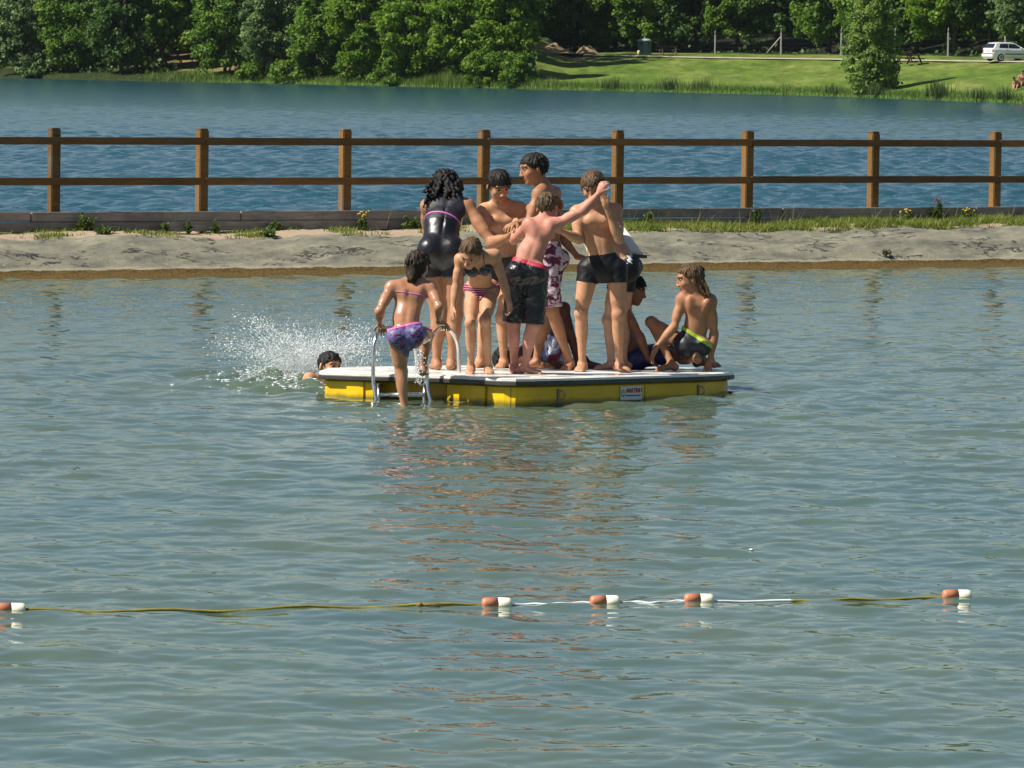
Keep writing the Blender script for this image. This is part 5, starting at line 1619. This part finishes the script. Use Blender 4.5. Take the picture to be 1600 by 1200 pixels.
# 1 swimmer beside the raft
p = Person(41.5, dict(pelvis=(500, 700, .1), waist=(503, 665, .05), chest=(507, 628, 0), neck=(505, 599, 0), head=(515, 571, 0), SA=(483, 592, -.06), SB=(532, 610, .1),
    EA=(468, 622, -.12), WA=(480, 670, -.3), EB=(545, 650, .15), WB=(550, 680, 0), HA=(490, 710, .1), HB=(512, 710, .1), KA=(488, 785, .1), KB=(514, 785, .05), AA=(488, 860, .25), AB=(514, 860, .2)),
    (.4, -.9, 0), SKIN['light'], headf=(.62, -.72, -.05), headu=(.18, .05, 1), hs=1.06, floor=None, deck=False)
p.build("person swimming with only wet head and shoulder above water, left of the raft"); p.hair(HAIR['black'], 0.010, (.082, .046), (-.07, -.085), tufts=40); p.report('swimmer')
p.trunks(C_BLACK)

# 2 girl climbing the ladder
p = Person(38.95, dict(pelvis=(635, 522, 0), waist=(634, 497, .03), chest=(641, 463, .10), neck=(648, 438, .14), head=(653, 414, .15), SA=(611, 449, .09), SB=(673, 450, .11),
    EA=(593, 486, -.02), WA=(594, 508, .13), DA=(599, 516, .24), EB=(686, 480, .0), WB=(686, 503, .14), DB=(702, 510, .24),
    HA=(621, 530, 0), HB=(651, 526, .02), KA=(627, 580, .05), KB=(667, 524, .34), AA=(632, 640, .03)), (.15, 1, 0), SKIN['wetlight'], size=.93, girth=1.02, sex='f',
    headf=(.35, .9, -.12), headu=(.1, .1, 1), hs=1.0, feet={'B': (661, .34, .1, 1)}, hands={'A': dict(n=(0, 0, -1), curl=1.0, thumb=1), 'B': dict(n=(0, 0, -1), curl=1.0, thumb=-1)}, floor=None)
p.build("girl with wet back climbing the ladder in a blue and pink floral bikini")
q = p.q
p.hair(HAIR['dark'], 0.013, (.03, .02), (-.07, -.10), [(q(.0, -.06, -.04), q(.0, -.085, -.11), .05, .028), (q(-.03, -.06, -.05), q(-.03, -.085, -.13), .03, .010), (q(.03, -.05, -.05), q(.02, -.08, -.14), .03, .008), (q(-.055, -.03, -.03), q(-.05, -.055, -.10), .03, .014), (q(.055, -.03, -.03), q(.05, -.06, -.09), .028, .012)], 0.003, 105)
J = p.J; wn = nrm(nrm(J['waist'] - J['pelvis']) + p.lat * -.20)
oA = nrm((J['KA'] - J['HA'])) - p.lat * 1.05; oB = nrm(J['KA'] - J['HA']) + p.lat * 0.75
reg = p.legs_region(p.waist(.42), wn, .10, .10, oA, oB)
reg = p.legs_region(p.waist(.50), wn, .28, .30, nrm(oA), nrm(oB))
p.garment("bikini_bottom", C_FLORAL, .008, reg, ('torso', 'legA', 'legB'), 0.0048, (), .0008)
wpl = p.plane(p.waist(.50), wn)
p.garment("waistband", C_PINK, .011, lambda x, y, z: np.maximum(wpl(x, y, z), -wpl(x, y, z) - .020), ('torso', 'legA', 'legB'), 0.0045)
p.strap("bikini_top", C_PINK, J['chest'] - p.spine * .0, p.spine + p.lat * .06, .011, .004)
p.report('climber')

# 3 woman in black, leaning away
p = Person(39.9, dict(pelvis=(689, 383, 0), waist=(691, 348, .10), chest=(698, 324, .26), neck=(702, 305, .36), head=(697, 292, .44), SA=(668, 322, .26), SB=(731, 322, .24),
    EA=(668, 362, .40), WA=(712, 392, .48), EB=(769, 380, .10), WB=(796, 369, -.06), DB=(808, 362, -.14), HA=(673, 398, 0), HB=(706, 398, 0), KA=(685, 493, .02), KB=(711, 493, 0)),
    (.05, 1, 0), SKIN['tan'], size=1.08, girth=1.16, sex='f', headf=(.15, .82, -.5), headu=(0, .5, .9), hs=1.12, feet={'A': (682, 0, -.2, 1), 'B': (705, -.02, .1, 1)}, hands={'B': dict(n=(.2, -.5, -.8), curl=.7)})
p.build("woman with black curly hair bending over in black top and shiny shorts")
q = p.q; rr = random.Random(9); lk = []
for k in range(54):
    ang = rr.uniform(-2.0, 2.0); up_ = rr.uniform(-.02, .085)
    a0 = q(.075 * math.sin(ang), -.085 * math.cos(ang) * .9 - .005, up_)
    a1 = a0 + V(rr.uniform(-.02, .02), -.02, -rr.uniform(.05, .10)); a2 = a1 + V(rr.uniform(-.03, .03), -.012, -rr.uniform(.04, .085))
    lk += [(a0, a1, .017, .014), (a1, a2, .014, .007)]
for k in range(34):          # long curls hanging down her back
    x0 = rr.uniform(674, 722); x1 = x0 + rr.uniform(-12, 2) - (8 if x0 < 690 else 0); yb = rr.uniform(300, 330) - max(0, x0 - 705) * .8
    a0 = P(x0, rr.uniform(282, 296), p.Zb + .32); a2 = P(x1, yb, p.Zb + .18); a1 = (a0 + a2) / 2 + V(rr.uniform(-.02, .02), rr.uniform(-.03, .0), 0)
    lk += [(a0, a1, .020, .014), (a1, a2, .014, .006)]
p.hair(HAIR['black'], 0.022, (.05, .03), (-.09, -.10), lk, 0.0045, 130)
J = p.J
p.trunks(C_WETBLACK, 1.0, .36, .36, 0, .010, None, "shiny_shorts", .0006)
up_ = nrm(J['neck'] - J['waist'])
tw = p.plane(p.waist(.95), J['waist'] - J['pelvis']); tn = p.plane(J['neck'] - up_ * .045, up_)
def top_region(x, y, z):
    base = np.maximum(-tw(x, y, z), tn(x, y, z))
    l_ = (x - J['neck'][0]) * p.lat[0] + (y - J['neck'][1]) * p.lat[1] + (z - J['neck'][2]) * p.lat[2]
    u_ = (x - J['neck'][0]) * up_[0] + (y - J['neck'][1]) * up_[1] + (z - J['neck'][2]) * up_[2]
    wid = np.interp(-u_, [0, .05, .10, .16, .25], [.10, .11, .12, .17, .30])
    scoop = (.055 - np.sqrt(np.minimum(np.abs(l_), .2) ** 2 + ((u_ + .05) * .8) ** 2))
    return np.maximum(np.maximum(base, np.abs(l_) - wid), scoop)
p.garment("tank_top", C_NAVYTOP, .008, top_region, ('torso',), .005, (), .0008)
bp = p.plane(p.waist(1.05), up_ + p.lat * .10)
p.garment("pink_stripe", C_PINK, .0125, lambda x, y, z: np.abs(bp(x, y, z)) - .008, ('torso',), .0042)
p.report('woman')

# 4 crouching bikini girl
p = Person(39.5, dict(pelvis=(752, 452, .12), waist=(750, 436, .0), chest=(747, 413, -.16), neck=(742, 402, -.26), head=(735, 394, -.34), SA=(719, 405, -.20), SB=(774, 399, -.20),
    EA=(712, 450, -.22), WA=(708, 480, -.26), DA=(706, 497, -.28), EB=(786, 440, -.20), WB=(795, 470, -.24), DB=(798, 492, -.27), HA=(739, 456, .12), HB=(766, 456, .12),
    KA=(735, 505, -.12), KB=(758, 500, -.12)), (-.1, -1, -.4), SKIN['light'], size=.90, girth=.92, sex='f', headf=(-.28, -.66, -.70), headu=(-.05, -.65, .72), hs=1.03,
    feet={'A': (736, -.02, -.1, -1), 'B': (763, -.02, .12, -1)}, hands={'A': dict(n=(.6, .3, 0), curl=.4), 'B': dict(n=(-.5, -.3, 0), curl=.7, thumb=-1)})
p.build("girl in dark bikini top and pink striped bottom crouching at the raft's edge")
q = p.q
p.hair(HAIR['brown'], 0.006, (.072, .062), (-.08, -.08), [(q(0, -.085, .0), q(.0, -.12, -.04), .035, .022)], .0010, 190)
J = p.J
cp = p.plane(J['chest'] + p.spine * .012, p.spine)
def cups(x, y, z):
    l_ = (x - J['chest'][0]) * p.lat[0] + (y - J['chest'][1]) * p.lat[1] + (z - J['chest'][2]) * p.lat[2]
    f_ = (x - J['chest'][0]) * p.F[0] + (y - J['chest'][1]) * p.F[1] + (z - J['chest'][2]) * p.F[2]
    c_ = np.sqrt((np.abs(l_) - .055) ** 2 * .8 + cp(x, y, z) ** 2) - .046
    return np.where(f_ > 0, np.minimum(c_, np.abs(cp(x, y, z) + .02) - .008), np.abs(cp(x, y, z) + .02) - .006)
p.garment("bikini_top", C_DOTS, .007, cups, ('torso',), .0045)
for sgn in (-1, 1): p.strap("strap", C_DOTS, J['chest'] + p.lat * .05 * sgn, p.lat, .008, .004, ('torso',), lambda x, y, z: -cp(x, y, z))
oA = nrm(J['KA'] - J['HA']) - p.lat * .95; oB = nrm(J['KB'] - J['HB']) + p.lat * .95
p.garment("bikini_bottom", C_STRIPE, .007, p.legs_region(p.J['pelvis'] + V(0, 0, .045), V(0, -.25, 1), .20, .20, nrm(oA), nrm(oB)), ('torso', 'legA', 'legB'), .0046)
p.report('bikini girl')

# 5 dark haired boy facing the camera, bent forward
p = Person(40.25, dict(pelvis=(788, 408, .05), waist=(787, 378, .0), chest=(784, 345, -.03), neck=(782, 316, -.07), head=(779, 288, -.13), SA=(756, 328, -.05), SB=(814, 326, -.04),
    EA=(758, 366, -.14), WA=(786, 374, -.30), DA=(806, 376, -.38), EB=(826, 362, -.12), WB=(806, 345, -.26), DB=(799, 356, -.35), HA=(770, 418, .05), HB=(802, 418, .05),
    KA=(757, 497, .0), KB=(784, 495, -.05)), (.2, -1, 0), SKIN['light'], size=.98, girth=.98, headf=(.38, -.80, -.48), headu=(.15, -.40, .9), hs=1.08,
    feet={'A': (750, .0, -.35, -1), 'B': (787, -.02, -.25, -1)}, hands={'A': dict(n=(0, -.4, -.8), curl=.9, thumb=-1, s=1.1), 'B': dict(n=(.8, 0, -.3), curl=.9, s=1.1)})
p.build("dark haired boy looking down between the woman in black and the tallest boy")
p.hair(HAIR['black'], 0.008, (.088, .040), (-.07, -.08), (), .0012, 150)
p.trunks(C_GREYN, .35, .40, .40, .012); p.report('dark boy')

# 6 tallest boy, in profile
p = Person(40.1, dict(pelvis=(858, 396, .02), waist=(857, 365, .02), chest=(853, 325, .0), neck=(848, 291, .0), head=(834, 262, -.02), SA=(842, 304, -.13), SB=(866, 302, .15),
    EA=(826, 348, -.20), WA=(806, 350, -.32), DA=(795, 353, -.40), EB=(872, 362, .16), WB=(902, 401, .10), DB=(920, 405, .06), HA=(851, 406, -.07), HB=(864, 406, .08),
    KA=(862, 484, -.12), KB=(852, 486, .12)), (-.85, -.5, 0), SKIN['tan'], size=1.06, girth=.97, headf=(-.93, -.28, -.20), headu=(-.18, 0, 1), hs=1.10,
    feet={'A': (890, -.02, -.25, -1), 'B': (838, .12, -1, -.1)}, hands={'A': dict(n=(-.2, -.3, -.8), curl=.9), 'B': dict(n=(0, 0, -1), curl=.5)})
p.build("tallest boy seen in profile, short dark hair, long white and maroon floral shorts")
p.hair(HAIR['black'], 0.007, (.088, .048), (-.07, -.07), (), .0013, 110)
p.trunks(C_MAROON,   .62, .96, .96, .016, .009, None, "swim_shorts", .002); p.report('tall boy')

# 7 boy with his back to the camera, arm raised
p = Person(39.55, dict(pelvis=(823, 418, -.03), waist=(830, 394, -.02), chest=(844, 364, .02), neck=(851, 345, .06), head=(855, 322, .09), SA=(826, 352, .03), SB=(870, 350, .03),
    EA=(806, 372, .20), WA=(802, 378, .38), DA=(806, 366, .46), EB=(911, 329, .0), WB=(936, 302, .02), DB=(944, 282, .03), HA=(809, 428, -.02), HB=(839, 427, -.02),
    KA=(803, 505, .02), KB=(833, 508, -.03)), (.15, 1, 0), SKIN['red'], size=.98, girth=1.02, headf=(.28, .9, -.32), headu=(.05, .33, .95), hs=1.0,
    feet={'A': (803, .04, .15, 1), 'B': (820, -.04, .9, -.45)}, hands={'B': dict(n=(.5, .8, -.2), curl=1.25, thumb=-1, s=.95, spread=.08)})
p.build("boy seen from behind, one arm raised, long black shorts with a red waistband")
p.hair(HAIR['sandy'], 0.007, (.05, .03), (-.07, -.075), (), .0013, 120)
p.trunks(C_WETFOLD, .42, .97, .98, .020, .011, C_REDW, "swim_shorts", .0026, None, .034)
J = p.J
p.garment("white_print", C_WHITEL, .030, lambda x, y, z: np.maximum(np.sqrt((x - (P(831, 493, p.Zb)[0])) ** 2 * 1.6 + (z - P(831, 493, p.Zb)[2]) ** 2 * .5) - .028, y - p.Zb + .05) + 0.012 * np.sin(z * 130), ('legB',), .0045)
p.report('back boy')

# 8 boy facing the camera in black trunks
p = Person(39.95, dict(pelvis=(942, 413, .0), waist=(938, 381, .0), chest=(934, 346, .0), neck=(929, 317, -.02), head=(926, 290, -.07), SA=(900, 332, -.02), SB=(963, 329, .0),
    EA=(905, 374, -.12), WA=(874, 360, -.28), DA=(858, 354, -.34), EB=(968, 374, -.12), WB=(946, 320, -.22), DB=(941, 294, -.26), HA=(920, 421, .0), HB=(963, 421, .0),
    KA=(908, 489, -.04), KB=(966, 491, -.03)), (.05, -1, 0), SKIN['light'], size=1.02, girth=1.0, headf=(-.12, -.86, -.45), headu=(-.05, -.42, .9), hs=1.08,
    feet={'A': (910, .0, -.22, -1), 'B': (968, .02, .45, -.9)}, hands={'A': dict(n=(0, -.2, -.9), curl=.7), 'B': dict(n=(-.6, -.7, 0), curl=.8, thumb=1)})
p.build("boy in short black trunks facing the camera, one forearm raised")
p.hair(HAIR['brown'], 0.009, (.092, .036), (-.07, -.075), (), .0012, 190)
p.trunks(C_BLACK, .50, .30, .30, .006, .009); p.report('front boy')
J = p.J; nv = J['pelvis'] + (J['waist'] - J['pelvis']) * .78

# 9 boy bending behind him with a white board
p = Person(40.2, dict(pelvis=(981, 416, .0), waist=(970, 394, .0), chest=(955, 374, .0), neck=(944, 358, .0), head=(935, 340, .02), SA=(953, 356, -.12), SB=(960, 352, .16),
    EA=(930, 392, -.05), WA=(915, 376, .06), DA=(911, 352, .08), EB=(962, 400, .22), WB=(955, 390, .34), HA=(972, 422, -.07), HB=(980, 422, .08), KA=(951, 500, -.06), KB=(972, 500, .08)),
    (-.8, -.2, -.6), SKIN['pale'], size=.98, girth=.98, headf=(-.8, -.2, -.5), headu=(-.4, 0, .9), hs=1.0,
    feet={'A': (955, -.06, -.9, -.4), 'B': (975, .08, -1, -.1)}, hands={'A': dict(n=(-.9, .2, 0), curl=.9)})
p.build("pale boy in black trunks bending over behind the boy who faces the camera")
p.hair(HAIR['brown'], .010, (.08, .05), (-.07, -.075)); p.trunks(C_BLACK, .55, .42, .42, .006)
lp = P(984, 405, p.Zb - .15)
p.garment("white_print", C_WHITEL, .0125, lambda x, y, z: np.maximum(np.maximum(np.abs(x - lp[0]) - .018, np.abs(z - lp[2]) - .034) + .008 * np.sin(z * 210 + x * 160), y - p.Zb), ('torso', 'legA', 'legB'), .0042)
p.report('behind boy')
# the board
B9 = p.Zb
bb = [P(900, 345, B9 + .40), P(967, 345, B9 + .40), P(1004, 397, B9 + .08), P(919, 397, B9 + .08)]
b = MB(); nr_ = nrm(np.cross(bb[1] - bb[0], bb[3] - bb[0])); th = .018
b.add(np.concatenate([np.array(bb) - nr_ * th, np.array(bb) + nr_ * th]), [[0, 1, 5, 4], [1, 2, 6, 5], [2, 3, 7, 6], [3, 0, 4, 7], [3, 2, 1, 0], [4, 5, 6, 7]])
brd = b.build("board", varied("off white foam", (0.72, 0.70, 0.58), .6, .06, 6), base=np.mean(bb, 0))
bm = bmesh.new(); bm.from_mesh(brd.data); bmesh.ops.bevel(bm, geom=bm.edges[:], offset=.008, segments=2, affect='EDGES'); bm.to_mesh(brd.data); bm.free()
tag(brd, "tilted off white foam board held behind the boy who faces the camera", "board")
b = MB(); e0, e1 = P(957, 399, B9 + .02), P(1011, 401, B9)
b.tube([e0, (e0 + e1) / 2, e1], [.020, .020, .014], 10)
b.build("dark_lip", M_RUB, brd)  # dark underside lip of the board, added as a black bar

# 10 boy half sitting behind, looking right
p = Person(40.32, dict(pelvis=(990, 556, .02), waist=(980, 532, .0), chest=(972, 500, .0), neck=(976, 472, .0), head=(989, 452, .0), SA=(974, 482, -.14), SB=(976, 480, .12),
    EA=(1000, 526, -.16), WA=(1012, 560, -.15), DA=(1026, 571, -.15), EB=(985, 525, .18), WB=(1000, 562, .2), HA=(994, 559, -.07), HB=(996, 558, .08), KA=(1042, 553, -.02), KB=(1046, 550, .1),
    AA=(1095, 562, .06), AB=(1098, 561, .16)), (.9, -.2, .2), SKIN['brown'], size=.96, girth=.95, headf=(.93, -.22, -.22), headu=(.15, 0, 1), hs=1.02, hands={'A': dict(n=(0, 0, -1), curl=.1, thumb=-1), 'B': dict(n=(0, 0, -1), curl=.1)})
p.build("boy in dark blue shorts sitting behind the standing legs and looking right")
p.hair(HAIR['black'], .013, (.085, .045), (-.07, -.08)); p.trunks(C_BLUE, .5, .92, .92, .02, .012, None, "swim_shorts", .003); p.report('sitting boy')

# 11 person with long wet hair at the right end
p = Person(40.2, dict(pelvis=(1082, 536, .0), waist=(1087, 512, .0), chest=(1090, 480, -.02), neck=(1086, 455, -.01), head=(1078, 434, -.02), SA=(1065, 468, -.02), SB=(1111, 470, .0),
    EA=(1053, 511, -.08), WA=(1025, 543, -.14), DA=(1017, 562, -.16), EB=(1116, 522, .0), WB=(1111, 558, -.02), DB=(1106, 575, -.06), HA=(1068, 538, .0), HB=(1094, 540, .0),
    KA=(1018, 503, .12), KB=(1066, 560, .26), AB=(1088, 556, -.08)), (-.3, .95, 0), SKIN['tan'], size=.95, girth=.93, headf=(-.94, -.12, -.22), headu=(-.12, 0, 1), hs=1.05,
    feet={'A': (1049, -.06, -.55, -.35)}, hands={'A': dict(n=(.3, -.3, -.6), curl=.4), 'B': dict(n=(0, 0, -1), curl=.1)})
p.J['TB'] = None
p.build("bather with long brown hair and lime waistband squatting at the raft's right end")
q = p.q; lk = []; rr = random.Random(5)
for k in range(34):
    a0 = q(rr.uniform(-.06, .065), -.075 + rr.uniform(-.01, .03), rr.uniform(-.05, .02)); a1 = a0 + V(.01 + rr.uniform(-.01, .03), -.01, -.06); a2 = a1 + V(rr.uniform(.0, .05), -.012, -rr.uniform(.04, .08))
    lk += [(a0, a1, .015, .010), (a1, a2, .010, .003)]
p.hair(HAIR['brown'], .010, (.070, .052), (-.08, -.09), lk, .0010, 190)
J = p.J; oA = nrm(J['KA'] - J['HA']); oB = nrm(J['KB'] - J['HB'])
p.trunks(C_GREYN, .62, .22, .28, .0, .009, C_LIME, wn=nrm(nrm(J['waist'] - J['pelvis']) + p.lat * .42), bandw=.028); p.report('squatting')

# 12 boy lying on his back behind the standing legs
p = Person(40.34, dict(pelvis=(857, 556, .0), waist=(842, 559, .0), chest=(822, 558, .0), neck=(806, 558, .0), head=(791, 560, .0), SA=(814, 561, -.15), SB=(814, 556, .13),
    EA=(835, 569, -.20), WA=(856, 570, -.22), EB=(835, 560, .18), WB=(856, 562, .18), HA=(862, 556, -.06), HB=(864, 555, .08), KA=(880, 482, -.04), KB=(872, 494, .10)),
    (.1, -.05, 1), SKIN['dark'], size=1.0, girth=.98, headf=(.15, -.1, 1), headu=(-1, 0, .15), hs=1.0, feet={'A': (903, -.06, 1, -.1), 'B': (914, .06, 1, -.05)})
p.build("boy lying with knees bent behind the standing legs in blue, white and red shorts")
p.hair(HAIR['black'], .008, (.08, .05), (-.07, -.075)); p.trunks(C_SURF, .75, .42, .42, .03, .012, None, "swim_shorts", .003); p.report('lying boy')

# two sunbathers on the far shore, at the right edge
Yf = 347.0
p = Person(Yf, dict(pelvis=(1597.5, 131.5, .0), waist=(1597.3, 127.8, .0), chest=(1597, 121.5, -.05), neck=(1597, 117, -.05), head=(1597.5, 112.5, -.1), SA=(1592, 119.5, -.1), SB=(1602, 119.5, -.05),
    EA=(1590, 125.5, -.15), WA=(1588, 130, -.3), EB=(1604, 126, -.1), WB=(1605, 131, -.2), HA=(1595, 132.5, -.05), HB=(1600, 132.5, -.05), KA=(1591, 127.5, -.45), KB=(1597, 128, -.5),
    AA=(1588.5, 136.5, -.5), AB=(1595, 137.5, -.6)), (-.5, -1, 0), SKIN['red'], headf=(-.6, -.8, -.1), hs=1.05, floor=None, h=.011, deck=False)
p.build("sunbather in blue shorts sitting upright on the far meadow at the right edge"); p.hair(HAIR['dark'], .014); p.trunks(varied("blue shorts", (0.05, 0.12, 0.26), .7), .4, .9, .9, .03)
p = Person(Yf - .3, dict(pelvis=(1589.5, 135, .0), waist=(1588.5, 131.5, -.05), chest=(1586.8, 127.3, -.2), neck=(1585.5, 125.3, -.3), head=(1584, 123, -.4), SA=(1583.5, 127.5, -.2), SB=(1590, 126, -.1),
    EA=(1582.5, 132, -.25), WA=(1583, 136, -.35), EB=(1592, 131, -.2), WB=(1590, 135.5, -.4), HA=(1588, 136, .0), HB=(1591.5, 136, .0), KA=(1585, 132.5, -.35), KB=(1590, 132.5, -.4),
    AA=(1583.5, 138.5, -.5), AB=(1588, 139.5, -.55)), (-.6, -.8, 0), SKIN['light'], headf=(-.7, -.6, -.4), hs=1.05, floor=None, h=.011, deck=False)
p.build("sunbather leaning forward beside the one in blue shorts on the far meadow"); p.hair(HAIR['dark'], .014); p.trunks(C_BLACK, .4, .6, .6, .02)

# ------------------------------------------------------------------ thin summer haze over the lake
b = MB()
b.box((0, 330, 13.5), (900, 700, 33.0))
hz = b.build("haze", None)
hm = bpy.data.materials.new("haze"); hm.use_nodes = True
t_ = hm.node_tree; t_.nodes.clear()
ov = t_.nodes.new("ShaderNodeOutputMaterial"); pv = t_.nodes.new("ShaderNodeVolumePrincipled")
pv.inputs["Color"].default_value = (0.75, 0.90, 1.0, 1); pv.inputs["Density"].default_value = 0.00003; pv.inputs["Anisotropy"].default_value = 0.2
t_.links.new(pv.outputs[0], ov.inputs["Volume"])
hz.data.materials.append(hm)
tag(hz, "thin pale haze over the lake", "haze", kind='stuff')
